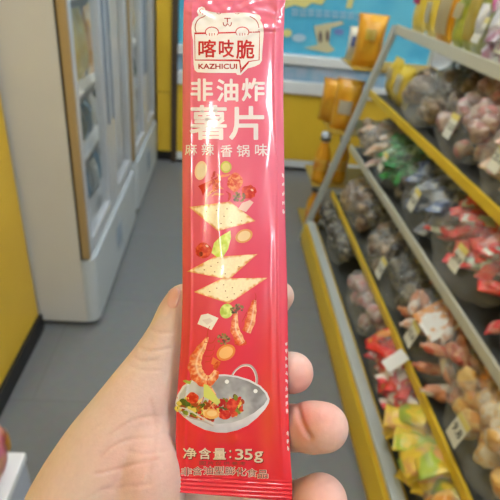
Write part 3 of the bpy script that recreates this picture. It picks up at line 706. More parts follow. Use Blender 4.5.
class Decal:
    """printed shapes: polygons in the packet's own sheet coordinates, laid onto its surface"""
    def __init__(self): self.V = []; self.Fa = []; self.C = []; self.n = 0
    def add(self, pts, faces, col, layer, L=2.2, maxit=7):
        bm = bmesh.new(); vs = [bm.verts.new((p[0], p[1], 0)) for p in pts]
        for f in faces:
            try: bm.faces.new([vs[i] for i in f])
            except ValueError: pass
        bmesh.ops.triangulate(bm, faces=bm.faces)
        for _ in range(maxit):
            es = [e for e in bm.edges if e.calc_length() > L]
            if not es: break
            bmesh.ops.subdivide_edges(bm, edges=es, cuts=1); bmesh.ops.triangulate(bm, faces=[f for f in bm.faces if len(f.verts) > 3])
        bm.verts.index_update()
        v = np.array([p.co[:2] for p in bm.verts]); 
        fs = [[p.index for p in f.verts] if f.normal.z < 0 or True else None for f in bm.faces]
        out = []
        for f in fs:
            a, b, c = v[f[0]], v[f[1]], v[f[2]]
            cr = (b[0] - a[0]) * (c[1] - a[1]) - (b[1] - a[1]) * (c[0] - a[0])
            out.append([i + self.n for i in (f if cr < 0 else f[::-1])])
        bm.free()
        P = psurf(v[:, 0], v[:, 1], .00006 + layer * .00002)
        c = col(v[:, 0], v[:, 1]) if callable(col) else np.tile(np.array(col), (len(v), 1))
        self.V.append(P); self.C.append(c); self.Fa += out; self.n += len(v)
    def poly(self, pts, col, layer=0, L=2.2):
        pts = [tuple(map(float, p)) for p in pts]
        tris = tessellate_polygon([[Vector((p[0], p[1], 0)) for p in pts]])
        self.add(pts, tris, col, layer, L)
    def ell(self, cx, cy, rx, ry, col, layer=0, a=0, n=20, L=2.2, wob=0, seed=0):
        rn = random.Random(seed); p = ell(cx, cy, rx, ry, n, math.radians(a))
        if wob: p = [(cx + (x - cx) * (1 + rn.uniform(-wob, wob)), cy + (y - cy) * (1 + rn.uniform(-wob, wob))) for x, y in p]
        self.poly(p, col, layer, L)
    def stroke(self, pts, w, col, layer=0, closed=False, n_sub=0):
        pts = [np.array(p, float) for p in pts]
        if n_sub:
            out = []
            for i in range(len(pts) - 1):
                p0 = pts[max(i - 1, 0)]; p1 = pts[i]; p2 = pts[i + 1]; p3 = pts[min(i + 2, len(pts) - 1)]
                for k in range(n_sub):
                    t = k / n_sub; out.append(.5 * ((2 * p1) + (p2 - p0) * t + (2 * p0 - 5 * p1 + 4 * p2 - p3) * t * t + (3 * p1 - p0 - 3 * p2 + p3) * t ** 3))
            pts = out + [pts[-1]]
        N = len(pts); Lf = []; Rt = []
        for i, p in enumerate(pts):
            a = pts[(i - 1) % N] if closed or i > 0 else p; b = pts[(i + 1) % N] if closed or i < N - 1 else p
            t = (b - a) / (np.linalg.norm(b - a) + 1e-9); nn_ = np.array([-t[1], t[0]])
            k = 1.0
            if (closed or 0 < i < N - 1):
                t1 = (p - a) / (np.linalg.norm(p - a) + 1e-9); k = 1 / max(.5, abs(np.dot(nn_, np.array([-t1[1], t1[0]]))))
            ww = (w[i * len(w) // N] if isinstance(w, (list, tuple)) else w) / 2 * k
            Lf.append(p + nn_ * ww); Rt.append(p - nn_ * ww)
        fs = [(i, (i + 1) % N, N + (i + 1) % N, N + i) for i in range(N if closed else N - 1)]
        self.add([tuple(x) for x in Lf + Rt], fs, col, layer)
    def text(self, s, x0, y0, x1, y1, col, layer=0, bold=0.0, dy=0.0, res=3, tight=True):
        v, f = glyphs(s, 0.0, res); lo, hi = v.min(0), v.max(0)
        u = (v - lo) / (hi - lo); e = max(0, bold) * (y1 - y0) * .95
        offs = [(0, 0)] if e == 0 else [(0, 0), (-e, 0), (e, 0), (0, -e), (0, e), (-e * .7, -e * .7), (e * .7, e * .7), (-e * .7, e * .7), (e * .7, -e * .7)]
        X = x0 + e + u[:, 0] * (x1 - x0 - 2 * e); Y = y1 - e - u[:, 1] * (y1 - y0 - 2 * e) + dy * u[:, 0]
        for q, (ox, oy) in enumerate(offs): self.add(list(zip(X + ox, Y + oy)), f, col, layer + q * .04, L=4)
    def build(self, name, parent=None, label=None, m=None):
        me = bpy.data.meshes.new(name); V = np.vstack(self.V) - base
        me.from_pydata(V.tolist(), [], self.Fa)
        ca = me.color_attributes.new('Col', 'FLOAT_COLOR', 'POINT'); C_ = np.vstack(self.C)
        ca.data.foreach_set('color', np.hstack([C_, np.ones((len(C_), 1))]).ravel())
        me.polygons.foreach_set('use_smooth', [True] * len(me.polygons)); me.materials.append(m or FOIL)
        o = bpy.data.objects.new(name, me); COL.objects.link(o); o.parent = parent or pouch_o
        if label: o['label'] = label
        return o
FY = .16 / .1
def fbm(x, y, s, seed=0):
    return np.array([noise.fractal(Vector((a / s, b / s, seed)), 1.0, 2.0, 3) for a, b in zip(np.atleast_1d(x), np.atleast_1d(y))])
WH = lin((238, 232, 232)); LRED = lin((196, 34, 44)); LR2 = lin((170, 40, 50))
# --- logo plaque
def zl(pts): return [(190 + a / 5.56, 5 + b / 5.56) for a, b in pts]
L1 = Decal()
plaque = [(48, 58), (38, 36), (46, 16), (66, 8), (82, 16), (86, 28), (108, 36), (140, 42), (180, 46), (215, 44), (260, 42), (300, 42), (335, 44), (352, 52), (372, 50), (388, 58), (396, 74), (390, 84), (400, 100), (408, 122), (410, 160), (406, 210), (402, 262), (400, 308), (388, 328), (360, 342), (322, 352), (300, 372), (282, 390), (262, 388), (256, 378), (200, 378), (110, 378), (40, 374), (26, 362), (20, 330), (18, 270), (17, 200), (10, 160), (8, 128), (14, 96), (28, 72)]
L1.poly(zl(plaque), WH, 0, 3)
for p in (ell(64, 28, 13, 9), ell(372, 64, 12, 9)): pass
L1.stroke(zl([(60, 46), (54, 32), (62, 22), (76, 24)]), .7, LRED, 1, n_sub=4)
L1.stroke(zl([(34, 152), (28, 125), (36, 95), (52, 76), (74, 66), (86, 58)]), .9, LR2, 1, n_sub=4)
L1.stroke(zl([(332, 62), (356, 76), (372, 92), (382, 118), (384, 150)]), .9, LR2, 1, n_sub=4)
for s_ in (-1, 1):
    pass
L1.stroke(zl([(148, 44), (160, 50), (172, 46)]), .7, LR2, 1, n_sub=3); L1.stroke(zl([(250, 46), (262, 50), (274, 46)]), .7, LR2, 1, n_sub=3)
L1.stroke(zl([(190, 74), (226, 74)]), 1.0, LR2, 1); L1.stroke(zl([(208, 75), (208, 98)]), 1.0, LR2, 1)
L1.stroke(zl([(184, 96), (188, 112), (199, 116), (208, 104), (217, 116), (227, 112), (231, 96)]), .9, LR2, 1, n_sub=4)
L1.stroke(zl([(26, 158), (388, 150), (384, 306), (326, 314), (286, 356), (276, 308), (28, 306)]), 1.0, LRED, 1, closed=True)
L1.stroke(zl([(276, 308), (282, 372), (326, 318)]), 1.4, LRED, 2)
for cx in (122, 291):
    L1.ell(190 + cx / 5.56, 5 + 150 / 5.56, 7.0, 5.4, LRED, 2); L1.ell(190 + cx / 5.56, 5 + 151 / 5.56, 6.1, 4.6, WH, 3)
    for dx in (-14, 0, 14): L1.stroke(zl([(cx + dx, 156), (cx + dx, 172)]), .7, LRED, 4)
L1.poly(zl([(40, 168), (380, 168), (376, 182), (40, 182)]), WH, 4)
for ch, a, b in (('喀', 46, 146), ('吱', 160, 246), ('脆', 256, 358)):
    (x0, y0), (x1, y1) = zl([(a, 192), (b, 292 if ch != '脆' else 300)])
    L1.text(ch, x0, y0, x1, y1, LRED, 5, .022)
(x0, y0), (x1, y1) = zl([(46, 326), (262, 356)]); L1.text('KAZHICUI', x0, y0, x1, y1, LR2, 2, .05)
L1.build('brand_logo', label='white speech-sign logo with red characters')
# --- title and other writing
T1 = Decal(); W2 = lin((236, 224, 228))
for ch, bx in (('非', (190.6, 78.5, 213, 101.2)), ('油', (216.6, 78.8, 238.4, 101.8)), ('炸', (241.7, 78, 264.8, 101.4))): T1.text(ch, *bx, W2, 1, .028)
T1.build('title_lettering', label='white lettering of the first title line')
T2 = Decal()
for ch, bx in (('薯', (189.5, 105, 226.8, 140)), ('片', (229, 106, 264.2, 140))): T2.text(ch, *bx, W2, 1, .022)
T2.build('title_lettering', label='larger white lettering of the second title line')
T3 = Decal()
for ch, bx in (('麻', (184.9, 143.5, 197, 155.3)), ('辣', (201.5, 143.5, 214, 155.5)), ('香', (220.4, 144.8, 232.4, 157)), ('锅', (236.6, 144.8, 249.6, 156.8)), ('味', (255, 143.8, 267.3, 156.2))): T3.text(ch, *bx, W2, 1, .012)
T3.build('flavour_lettering', label='small white flavour lettering')
T4 = Decal(); GLD = lin((222, 200, 176)); DKR = lin((110, 22, 24))
for ch, bx in (('净', (183, 447.6, 196.4, 459)), ('含', (198.8, 447.8, 211, 459.2)), ('量', (213.2, 448.2, 226, 459.5)), ('：', (229.4, 450, 231.2, 458.2)), ('3', (235, 449, 243.4, 459.8)), ('5', (244.4, 449, 252.6, 459.8)), ('g', (254, 451.4, 263, 462.8))):
    T4.text(ch, bx[0] + .3, bx[1] + .3, bx[2] + .9, bx[3] + .9, DKR, 1, .035); T4.text(ch, *bx, GLD, 4, .022)
for k, ch in enumerate('图片仅供参考'):
    x = 199.5 + k * 8; T4.text(ch, x, 461.2 + k * .1, x + 6.2, 465 + k * .1, lin((120, 60, 50)), 1, .01)
for k, ch in enumerate('非含油型膨化食品'):
    x = 181.5 + k * 10.9; y = 467.5 + .06 * k * k * .9 - 1.6 * math.sin(PI * k / 7)
    T4.text(ch, x - .5, y - .4, x + 10.6, y + 8.6, lin((235, 205, 190)), 2, .05); T4.text(ch, x, y, x + 9.8, y + 8, lin((120, 40, 40)), 5, -.004)
T4.build('weight_lettering', label='pale gold weight and product lettering')
T5 = Decal()
rn5 = random.Random(4)
for y in list(np.arange(174, 219, 9.0)) + list(np.arange(342, 462, 7.5)):
    if rn5.random() < .12: continue
    for q in range(3): xx = float(xr(y)) - 2.4 + q * .7; T5.stroke([(xx, y + rn5.uniform(-1, 1)), (xx + .1, y + 3.2 + rn5.uniform(-1, 1))], .5, W2, 1)
T5.build('side_lettering', label='row of tiny white characters along the side')
# --- printed food
CRM = lin((248, 228, 190)); CED = lin((222, 150, 84)); BRN = lin((150, 84, 50))
def cracker(corners, seed, edge=2.2):
    D = Decal(); P = [np.array(p, float) for p in corners]
    def dist(x, y):
        dm = np.full(len(x), 1e9)
        for i in range(len(P)):
            a, b = P[i], P[(i + 1) % len(P)]; ab = b - a; t = np.clip(((x - a[0]) * ab[0] + (y - a[1]) * ab[1]) / ab.dot(ab), 0, 1)
            dm = np.minimum(dm, np.hypot(x - a[0] - t * ab[0], y - a[1] - t * ab[1]))
        return dm
    def col(x, y):
        d = dist(x, y); n_ = fbm(x, y, 6, seed); n2 = fbm(x, y, 2.2, seed + 5)
        c = mixc(CED, CRM, (d + n_ * 2.5) / edge); return c * (1 + .10 * n2)[:, None]
    D.poly(corners, col, 1, 1.1)
    c = sum(P) / len(P); rn = random.Random(seed)
    ax, ay = P[2] - P[0] if len(P) == 4 else P[1] - P[0], None
    u = (P[1] - P[0]); w = (P[3] - P[0])
    for i in range(1, 4):
        for j in range(1, 4):
            if (i + j) % 2 and rn.random() < .3: continue
            p = P[0] + u * i / 4 + w * j / 4; D.ell(p[0], p[1], .75, .5, BRN, 3, n=8)
    D.build('printed_cracker')
cracker([(189, 207), (230, 201.5), (255.5, 221), (218, 231)], 1)
cracker([(187, 271.5), (214, 257), (257.5, 254), (229, 279.5)], 2)
cracker([(194, 292), (222, 278.5), (267.5, 277.8), (229, 303.5)], 3)
D = Decal()
def slice_(cx, cy, rx, ry, a, c1, c2, L=2):
    D = Decal()
    D.ell(cx, cy, rx, ry, c1, L, a); D.ell(cx, cy, rx * .75, ry * .75, c2, L + 1, a); D.build('printed_vegetable_slice')
slice_(200.8, 170.5, 6, 9.6, 10, lin((240, 206, 170)), lin((238, 216, 186)))
slice_(244, 236, 9, 6.5, -25, lin((226, 158, 96)), lin((240, 206, 160)))
slice_(226, 167, 5.5, 6, 0, lin((196, 190, 80)), lin((222, 206, 130)))
D = Decal(); D.poly([(242, 203), (250, 200), (253.5, 202.5), (246, 212), (238, 209)], lin((238, 196, 188)), 2); D.build('printed_vegetable_slice'); D = Decal()
D.poly([(201, 315), (208, 313.6), (218.5, 318), (211.5, 330), (204, 326.5), (197.5, 324)], lin((236, 226, 216)), 2); D.poly([(202, 320), (210, 318), (213, 321), (207, 325)], lin((222, 205, 196)), 3); D.build('printed_vegetable_slice'); D = Decal()
slice_(226, 352.5, 10, 7.5, -30, lin((226, 130, 60)), lin((240, 178, 112)))
D.poly([(213, 357), (221, 362), (217, 366), (211, 364)], lin((226, 110, 60)), 2)
D.build('printed_vegetable_slice')
D = Decal(); G1 = lin((190, 208, 70)); G2 = lin((226, 232, 140))
D.poly([(211.5, 253), (214, 243), (221, 236), (230.5, 230.5), (231, 238), (228, 249), (223, 257), (217, 257)], lambda x, y: mixc(G1, G2, .5 + fbm(x, y, 5, 3)), 3, 1.2)
D.build('printed_green_leaf'); D = Decal(); D.ell(226.5, 311, 6.5, 7.5, lambda x, y: mixc(lin((176, 190, 70)), G2, .5 + fbm(x, y, 5, 8)), 2, 20, L=1.2)
D.build('printed_green_leaf')
D = Decal(); TR = lin((196, 24, 24)); TR2 = lin((228, 84, 54))
tomcol = lambda x, y: mixc(TR, TR2, .25 + fbm(x, y, 4, 2) * 1.4)
D.ell(203.5, 250.5, 8, 7.8, tomcol, 3, L=1.2, wob=.06); D.ell(201, 254, 1.8, 2.4, lin((120, 16, 20)), 4); D.ell(207, 246, 1.6, 1, lin((240, 190, 176)), 4, 30)
D.ell(248.5, 192, 7.5, 7, tomcol, 4, L=1.2, wob=.12, seed=2); D.ell(252, 190, 1.6, 1, lin((240, 190, 176)), 5, 30)
D.build('printed_tomato')
# dried chilli tangle
D = Decal(); rn = random.Random(5)
for k in range(17):
    x = rn.uniform(206, 238); y = rn.uniform(176, 197); p = [(x, y)]
    a = rn.uniform(-1.2, 1.2)
    for _ in range(3): x += 4.5 * math.cos(a); y += 4.5 * math.sin(a) * .8; a += rn.uniform(-.9, .9); p.append((min(x, 242), min(max(y, 172), 204)))
    c = rn.choice([lin((206, 60, 50)), lin((226, 104, 66)), lin((190, 30, 40)), lin((236, 150, 110))])
    D.stroke(p, [1.0, 2.6, 2.4, .8], c, 2 + k % 5, n_sub=3)
D.ell(235, 182, 7.5, 9, lambda x, y: mixc(lin((214, 70, 50)), lin((240, 160, 110)), .4 + fbm(x, y, 3, 4) * 1.3), 3, 10, L=1.2, wob=.08)
D.poly([(198, 186), (213, 179), (219, 176), (212, 184), (206, 190), (203, 196), (201, 190)], TR, 4)
D.build('printed_chilli')
D = Decal()
def pepper(cx, cy, r, n, seed):
    D = Decal()
    rn = random.Random(seed)
    for k in range(n):
        a = rn.uniform(0, 6.28); q = r * rn.random() ** .5
        D.ell(cx + q * math.cos(a) * 1.3, cy + q * math.sin(a), rn.uniform(.8, 1.7), rn.uniform(.8, 1.5), rn.choice([lin((110, 74, 60)), lin((80, 50, 44)), lin((160, 120, 84)), lin((130, 110, 50))]), 5 + k % 4, n=8)
    D.build('printed_peppercorns')
pepper(239, 197, 4.5, 22, 1); pepper(237, 309, 5, 26, 2); pepper(224, 339, 5, 26, 3);
# shrimp
SO = lin((224, 92, 44)); SP = lin((244, 188, 140)); SW = lin((246, 222, 196)); SR = lin((196, 52, 30))
def shrimp(path, widths, seed, feelers=(), fan=()):
    D = Decal(); P = [np.array(p, float) for p in path]
    out = []
    for i in range(len(P) - 1):
        p0 = P[max(i - 1, 0)]; p1 = P[i]; p2 = P[i + 1]; p3 = P[min(i + 2, len(P) - 1)]
        for k in range(8):
            t = k / 8; out.append((.5 * ((2 * p1) + (p2 - p0) * t + (2 * p0 - 5 * p1 + 4 * p2 - p3) * t * t + (3 * p1 - p0 - 3 * p2 + p3) * t ** 3), widths[i] * (1 - t) + widths[i + 1] * t))
    C = np.array([o[0] for o in out]); Wd = np.array([o[1] for o in out]); N = len(C)
    Tn = np.gradient(C, axis=0); Tn /= np.linalg.norm(Tn, axis=1)[:, None]; Nn = np.stack([-Tn[:, 1], Tn[:, 0]], 1)
    def col(x, y):
        d2 = (x[:, None] - C[:, 0]) ** 2 + (y[:, None] - C[:, 1]) ** 2; i = d2.argmin(1); side = ((x - C[i, 0]) * Nn[i, 0] + (y - C[i, 1]) * Nn[i, 1]) / (Wd[i] / 2)
        band = (np.sin(i * 2 * PI / 7.0 + side * .8) > .45).astype(float)
        n_ = fbm(x, y, 3, seed)
        c = mixc(SO, SP, .5 - side * .55 + n_ * .7); c = c * (1 - .45 * band[:, None]) + np.array(SR) * .45 * band[:, None]
        w_ = np.clip(1 - abs(side + .25) * 4, 0, 1) * .6; return c * (1 - w_[:, None]) + np.array(SW) * w_[:, None]
    Lf = [tuple(C[i] + Nn[i] * Wd[i] / 2 * (1 + .10 * math.sin(i * 2 * PI / 7))) for i in range(N)]; Rt = [tuple(C[i] - Nn[i] * Wd[i] / 2 * (1 + .05 * math.sin(i * 2 * PI / 7))) for i in range(N)]
    D.add(Lf + Rt, [(i, i + 1, N + i + 1, N + i) for i in range(N - 1)], col, 4, 1.1)
    for f in feelers: D.stroke(f, [.7, .6, .5], SR, 6, n_sub=4)
    for f in fan: D.poly(f, lambda x, y: mixc(SR, SO, .5 + fbm(x, y, 2, seed)), 3, 1.2)
    return D
D = shrimp([(208, 337), (202, 347), (196, 358), (195, 368), (199, 377), (206, 381), (213, 378), (217, 370)], [2, 8, 12, 14, 14, 12, 9, 5], 1,
       feelers=[[(207, 338), (208, 330), (210, 326)], [(204, 342), (212, 343), (216, 338)], [(206, 350), (213, 350), (215, 345)], [(204, 356), (211, 356), (214, 352)], [(205, 362), (210, 361), (212, 357)]],
       fan=[[(215, 372), (219, 366), (221, 362), (217, 361), (213, 366)]])
D.build('printed_shrimp')
D = shrimp([(254.5, 300), (252.5, 310), (250, 322), (246, 333)], [3, 8, 10, 8], 2, feelers=[[(255, 302), (256, 297), (255, 293)], [(247, 312), (244, 318), (242, 322)]])
D.build('printed_shrimp')
D = shrimp([(236, 312), (235, 320), (235, 330), (239, 338), (243, 344)], [3, 6, 9, 9, 5], 3, fan=[[(234, 341), (246, 340), (247, 344), (241, 346), (235, 345)]])
D.build('printed_shrimp')
# wok
D = Decal(); WG1 = lin((134, 130, 134)); WG2 = lin((196, 194, 198)); WG3 = lin((222, 218, 224))
def zw(pts): return [(170 + a / 4.76, 360 + b / 4.76) for a, b in pts]
rim_out = zw([(24, 205), (36, 165), (60, 125), (96, 98), (140, 82), (200, 70), (260, 68), (320, 76), (380, 94), (430, 122), (462, 155), (474, 185), (470, 205), (452, 235), (415, 275), (370, 312), (320, 334), (270, 346), (220, 345), (165, 332), (110, 305), (66, 272), (36, 240)])
D.poly(rim_out, lambda x, y: mixc(WG3, lin((176, 170, 182)), (y - 412) / 26 + fbm(x, y, 12, 1) * .3), 1, 2)
inner = zw([(40, 200), (46, 165), (72, 128), (110, 104), (160, 90), (215, 78), (265, 76), (320, 84), (375, 102), (424, 128), (452, 158), (464, 186), (446, 214), (400, 252), (345, 282), (290, 300), (230, 304), (170, 296), (120, 275), (72, 240)])
D.poly(inner, lambda x, y: mixc(WG1, WG2, .55 - (x - 225) / 90 + fbm(x, y, 14, 2) * .5 + (y - 400) / 90), 2, 1.6)
D.stroke(zw([(296, 74), (312, 50), (345, 26), (380, 26), (404, 50), (414, 84), (413, 112)]), 2.0, lin((176, 160, 158)), 3, n_sub=4); D.stroke(zw([(299, 72), (316, 48), (347, 30), (378, 31), (398, 52), (408, 84), (408, 110)]), .7, lin((236, 228, 226)), 4, n_sub=4)
for a, b in ((271, 103), (407, 148)): x, y = zw([(a, b)])[0]; D.ell(x, y, 2.1, 2.1, lin((236, 234, 234)), 4)
D.build('printed_wok')
D = Decal(); rn = random.Random(9)
cols = [lin(c) for c in ((196, 40, 30), (214, 70, 40), (232, 160, 90), (240, 196, 130), (120, 130, 40), (70, 90, 30), (160, 60, 30), (226, 200, 90), (110, 60, 30), (176, 24, 26))]
for k in range(170):
    t = rn.random(); x = 178 + 64 * t; cy = 404 + 9 * math.sin(PI * t) - 2; y = cy + rn.uniform(-9, 9)
    if ((x - 212) / 36) ** 2 + ((y - 408) / 15) ** 2 > 1: continue
    left = x < 197; c = rn.choice(cols[4:8] if left else cols)
    D.ell(x, y, rn.uniform(1.8, 4.4), rn.uniform(1.3, 3.0), c, 5 + k % 6, rn.uniform(0, 180), n=9, wob=.2, seed=k)
D.ell(192.5, 398, 6, 5.5, tomcol, 11, L=1.4, wob=.1); D.ell(232, 405, 5.5, 6, tomcol, 11, L=1.4, wob=.1); D.ell(225, 415, 6, 4.5, tomcol, 12, L=1.4, wob=.1)
D.ell(212, 414, 7.5, 5, lin((236, 170, 96)), 12, wob=.08); D.ell(212, 413.4, 5, 3, lin((244, 200, 140)), 13)
D.poly(zw([(160, 115), (180, 118), (215, 165), (240, 200), (225, 215), (190, 190), (160, 175)]), lin((206, 208, 110)), 10)
D.poly(zw([(60, 100), (75, 94), (90, 100), (104, 96), (96, 116), (80, 112)]), lin((170, 176, 70)), 6)
D.build('printed_food_in_wok')
D = shrimp([(209, 386), (212, 394), (213, 402), (211, 409)], [3, 7, 9, 8], 4, feelers=[[(208, 388), (204, 396), (202, 404)], [(210, 390), (216, 398), (217, 406)], [(208, 386), (207, 381), (209, 377)]])
D.build('printed_shrimp')
D = Decal()
D.stroke(zw([(46, 232), (60, 228), (95, 240), (130, 262), (170, 284), (196, 296), (208, 304)]), 1.4, lin((220, 206, 196)), 14, n_sub=4)
D.stroke(zw([(42, 238), (50, 252), (80, 268), (115, 280), (160, 292), (206, 314)]), 1.4, lin((186, 170, 168)), 14, n_sub=4)
D.build('printed_wok_handle')
bpy.data.objects.remove(FO)

# ------------------------------------------------------------------ the hand (one continuous body, left palm towards the camera)
def chain(bm, nodes, step=.0016, flat=1.0):
    """nodes: (px, py, depth, radius m); tapered run of overlapping spheres along a smooth curve"""
    P = [np.array(list(at(a, b, d)) + [r]) for a, b, d, r in nodes]
    for i in range(len(P) - 1):
        p0 = P[max(i - 1, 0)]; p1 = P[i]; p2 = P[i + 1]; p3 = P[min(i + 2, len(P) - 1)]
        n = max(2, int(np.linalg.norm(p2[:3] - p1[:3]) / max(step, p1[3] * .12)))
        for k in range(n + (1 if i == len(P) - 2 else 0)):
            t = k / n; q = .5 * ((2 * p1) + (p2 - p0) * t + (2 * p0 - 5 * p1 + 4 * p2 - p3) * t * t + (3 * p1 - p0 - 3 * p2 + p3) * t ** 3)
            bmesh.ops.create_icosphere(bm, subdivisions=3, radius=q[3], matrix=Matrix.Translation(q[:3]))
bm = bmesh.new()
# forearm and wrist
chain(bm, [(-170, 1120, .215, .034), (-40, 780, .212, .029), (28, 650, .208, .025), (62, 585, .206, .021)], .005)
chain(bm, [(-120, 1160, .225, .030), (20, 830, .215, .027), (88, 690, .21, .024), (120, 620, .207, .019)], .005)
# palm
chain(bm, [(40, 640, .208, .018), (110, 520, .208, .018), (165, 440, .2085, .0145), (205, 385, .208, .0115)])
chain(bm, [(70, 640, .208, .019), (150, 530, .209, .0175), (195, 460, .2095, .0145), (226, 408, .209, .0115)])
chain(bm, [(95, 650, .208, .019), (175, 560, .2085, .0175), (215, 495, .2085, .0145), (240, 440, .2075, .0112)])
chain(bm, [(120, 660, .206, .019), (200, 590, .205, .0175), (238, 530, .204, .0145), (254, 483, .203, .0105)])
chain(bm, [(120, 690, .203, .018), (215, 610, .200, .017), (262, 545, .198, .0135)])
# thenar mound and thumb
chain(bm, [(50, 640, .203, .021), (79, 537, .1955, .0260), (107, 471, .193, .0228), (136, 415, .1925, .0178), (158, 368, .193, .0128), (171, 337, .193, .0100), (178, 315, .193, .0086), (184, 302, .193, .0076)])
chain(bm, [(95, 590, .197, .022), (125, 510, .192, .0225), (138, 465, .190, .0175), (146, 425, .191, .0155)])
chain(bm, [(128, 560, .187, .020), (141, 515, .1835, .0158), (149, 490, .1823, .0140), (152, 467, .1823, .0132), (149, 444, .1845, .0120), (147, 422, .188, .0108)])
# fingers
chain(bm, [(205, 385, .208, .0115), (235, 345, .206, .0098), (262, 312, .202, .0086), (279, 296, .198, .0066)])
chain(bm, [(226, 408, .209, .0115), (252, 386, .207, .0100), (278, 374, .200, .0089), (293, 372.5, .192, .0084)])
chain(bm, [(240, 440, .2075, .0112), (268, 430, .206, .0100), (290, 428, .200, .0098), (301, 428, .190, .0092), (312, 427, .182, .0099), (324, 427, .1785, .0093)])
chain(bm, [(254, 483, .203, .0105), (276, 500, .199, .0098), (298, 505, .192, .0094), (308, 503, .184, .0093), (321, 501, .176, .0098)])
me0 = bpy.data.meshes.new('hand_raw'); bm.to_mesh(me0); bm.free()
ho = bpy.data.objects.new('hand_raw', me0); COL.objects.link(ho)
rm = ho.modifiers.new('r', 'REMESH'); rm.mode = 'VOXEL'; rm.voxel_size = .00095; rm.adaptivity = 0
sm = ho.modifiers.new('s', 'SMOOTH'); sm.factor = .5; sm.iterations = 14
dg = bpy.context.evaluated_depsgraph_get(); dg.update()
hm = bpy.data.meshes.new_from_object(ho.evaluated_get(dg)); bpy.data.objects.remove(ho); bpy.data.meshes.remove(me0)
hm.name = 'hand'
nv = len(hm.vertices); V = np.empty(nv * 3); hm.vertices.foreach_get('co', V); V = V.reshape(-1, 3)
Nn = np.empty(nv * 3); hm.vertex_normals.foreach_get('vector', Nn); Nn = Nn.reshape(-1, 3)
px, py, dd = proj(V)
view = (V - CAM); view /= np.linalg.norm(view, axis=1)[:, None]
front = np.clip(-(Nn * view).sum(1) * 2.2, 0, 1)
def pl_dist(pts):
    dm = np.full(nv, 1e9)
    P = []
    for i in range(len(pts) - 1):
        p0, p1, p2, p3 = [np.array(pts[min(max(j, 0), len(pts) - 1)], float) for j in (i - 1, i, i + 1, i + 2)]
        for k in range(4):
            t = k / 4; P.append(.5 * ((2 * p1) + (p2 - p0) * t + (2 * p0 - 5 * p1 + 4 * p2 - p3) * t * t + (3 * p1 - p0 - 3 * p2 + p3) * t ** 3))
    P.append(np.array(pts[-1], float))
    for a, b in zip(P, P[1:]):
        ab = b - a; t = np.clip(((px - a[0]) * ab[0] + (py - a[1]) * ab[1]) / max(ab.dot(ab), 1e-9), 0, 1)
        dm = np.minimum(dm, np.hypot(px - a[0] - t * ab[0], py - a[1] - t * ab[1]))
    return dm
disp = np.zeros(nv); red = np.zeros(nv)
CRE = [([(100, 457), (112, 447), (128, 440), (152, 437)], .00030, 1.5), ([(96, 474), (115, 470), (135, 464), (158, 459)], .00034, 1.5), ([(108, 436), (124, 425), (140, 418), (158, 416)], .00024, 1.5),
       ([(100, 490), (125, 487), (150, 484)], .00020, 1.5), ([(126, 451), (145, 454), (168, 450)], .00018, 1.4),
       ([(140, 348), (150, 351), (160, 350), (170, 348)], .00032, 1.3), ([(134, 357), (142, 361), (156, 360)], .00024, 1.3), ([(150, 329), (160, 333), (172, 333)], .0002, 1.4), ([(130, 367), (142, 370), (160, 371)], .00016, 1.4),
       ([(150, 400), (156, 430), (152, 460), (148, 480)], .0002, 2.2), ([(60, 455), (80, 440), (100, 425)], .00012, 1.6), ([(80, 500), (100, 492), (120, 480)], .00016, 1.6),
       ([(297, 397), (298, 410), (302, 424), (310, 438)], .0010, 2.6), ([(304, 440), (320, 452)], .0002, 2.0), ([(171, 434), (174, 440), (178, 447)], .0006, 1.8)]
for pts, a, w in CRE:
    g = np.exp(-(pl_dist(pts) / w) ** 2); disp -= a * g; red += g * min(1, a / .0005) * .5
nz = np.array([noise.noise(Vector(p) * 230) for p in V]); n2 = np.array([noise.noise(Vector(p) * 55 + Vector((5, 0, 0))) for p in V]); n3 = np.array([noise.noise(Vector(p) * 700) for p in V])
V2 = V + Nn * (1.35 * disp * front + .00004 * nz + .00016 * n2)[:, None]
base_h = np.array(at(120, 600, .21))
hm.vertices.foreach_set('co', (V2 - base_h).ravel())
# skin tone: paler palm, pinker pads
SK = np.array(lin((206, 180, 168))); SKP = np.array(lin((212, 160, 152))); SKT = np.array(lin((200, 116, 110))); SKD = np.array(lin((176, 112, 98)))
def blob(x, y, rx, ry): return np.exp(-(((px - x) / rx) ** 2 + ((py - y) / ry) ** 2))
pink = .95 * blob(312, 420, 42, 34) + .8 * blob(298, 375, 26, 26) + .85 * blob(318, 498, 40, 28) + .75 * blob(140, 470, 48, 60) * .7 + .5 * blob(160, 400, 20, 40) * .5 + .6 * blob(176, 297, 16, 16) + .5 * blob(286, 294, 12, 14) + .2 * n2
C_ = mixc(SK, SKP, pink)
t = np.clip(.75 * blob(303, 420, 7, 22) + .25 * blob(322, 418, 14, 16), 0, 1)[:, None]; C_ = C_ * (1 - t) + SKT * t
t = np.clip(red * .55 + .10 * nz, 0, .6)[:, None]; C_ = C_ * (1 - t) + SKD * t
C_ = C_ * (1 + .05 * n3)[:, None]
ca = hm.color_attributes.new('Col', 'FLOAT_COLOR', 'POINT'); ca.data.foreach_set('color', np.hstack([C_, np.ones((nv, 1))]).ravel())
SKIN = mat('skin', (.7, .5, .4), .48, attr=True, sss=.35, bump=.25, bscale=900, bdist=.0004, spec=.4)
hm.materials.clear(); hm.materials.append(SKIN); hm.polygons.foreach_set('use_smooth', [True] * len(hm.polygons))
hand = bpy.data.objects.new('person', hm); COL.objects.link(hand); hand.location = base_h
tag(hand, 'bare left hand and forearm of a person, palm up, gripping the pink-red packet', 'person')
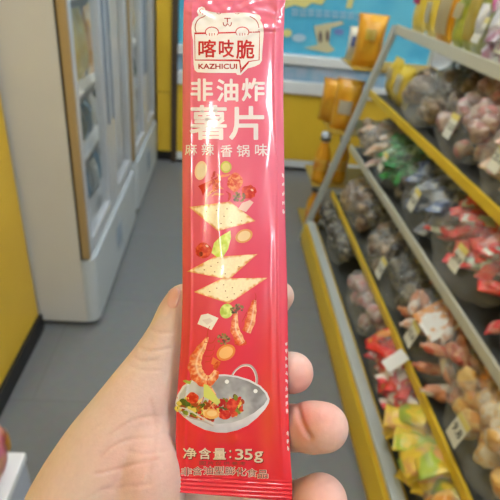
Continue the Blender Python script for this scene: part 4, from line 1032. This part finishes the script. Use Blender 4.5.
# thumb nail: a thin curved plate on the thumb tip
from mathutils.bvhtree import BVHTree
bvh = BVHTree.FromPolygons([Vector(p) for p in V2], [tuple(p.vertices) for p in hm.polygons])
def nail(cx, cy, rx, ry, ang, name='thumbnail'):
    bm = bmesh.new(); rows = []; n = 14
    for j in range(n + 1):
        row = []
        for i in range(n + 1):
            u, v = i / n * 2 - 1, j / n * 2 - 1
            uu = u * math.sqrt(1 - v * v / 2); vv = v * math.sqrt(1 - u * u / 2)
            a = math.radians(ang); x = cx + rx * uu * math.cos(a) - ry * vv * math.sin(a); y = cy + rx * uu * math.sin(a) + ry * vv * math.cos(a)
            d_ = Vector(ray(x, y)).normalized(); h, nn_, _, _ = bvh.ray_cast(Vector(CAM), d_)
            if h is None: h, nn_, _, _ = bvh.find_nearest(Vector(at(x, y, .186)))
            e = max(abs(u), abs(v)); row.append(bm.verts.new(h + nn_ * (.00045 * (1 - e ** 4) + (-.0001 if e > .98 else 0))))
        rows.append(row)
    for j in range(n):
        for i in range(n): bm.faces.new((rows[j][i], rows[j][i + 1], rows[j + 1][i + 1], rows[j + 1][i]))
    me = bpy.data.meshes.new(name); bmesh.ops.translate(bm, verts=bm.verts, vec=-Vector(base_h)); bm.to_mesh(me); bm.free()
    me.polygons.foreach_set('use_smooth', [True] * len(me.polygons)); me.materials.append(mat('nail', lin((218, 166, 158)), .3, coat=.4, spec=.5, sss=.2))
    o = bpy.data.objects.new(name, me); COL.objects.link(o); o.parent = hand; o['label'] = 'pink thumbnail'
    return o
nail(173.5, 297.5, 7, 11.5, 8)

# ------------------------------------------------------------------ world and output look
w = bpy.data.worlds.new('world'); SC.world = w; w.use_nodes = True
w.node_tree.nodes['Background'].inputs[0].default_value = (.75, .8, .82, 1); w.node_tree.nodes['Background'].inputs[1].default_value = .3
SC.view_settings.view_transform = 'Standard'; SC.view_settings.look = 'None'; SC.view_settings.gamma = 1; SC.view_settings.exposure = 0.30
SC.view_settings.use_curve_mapping = False
cy = SC.cycles
cy.use_denoising = True; cy.transparent_max_bounces = 24; cy.max_bounces = 8
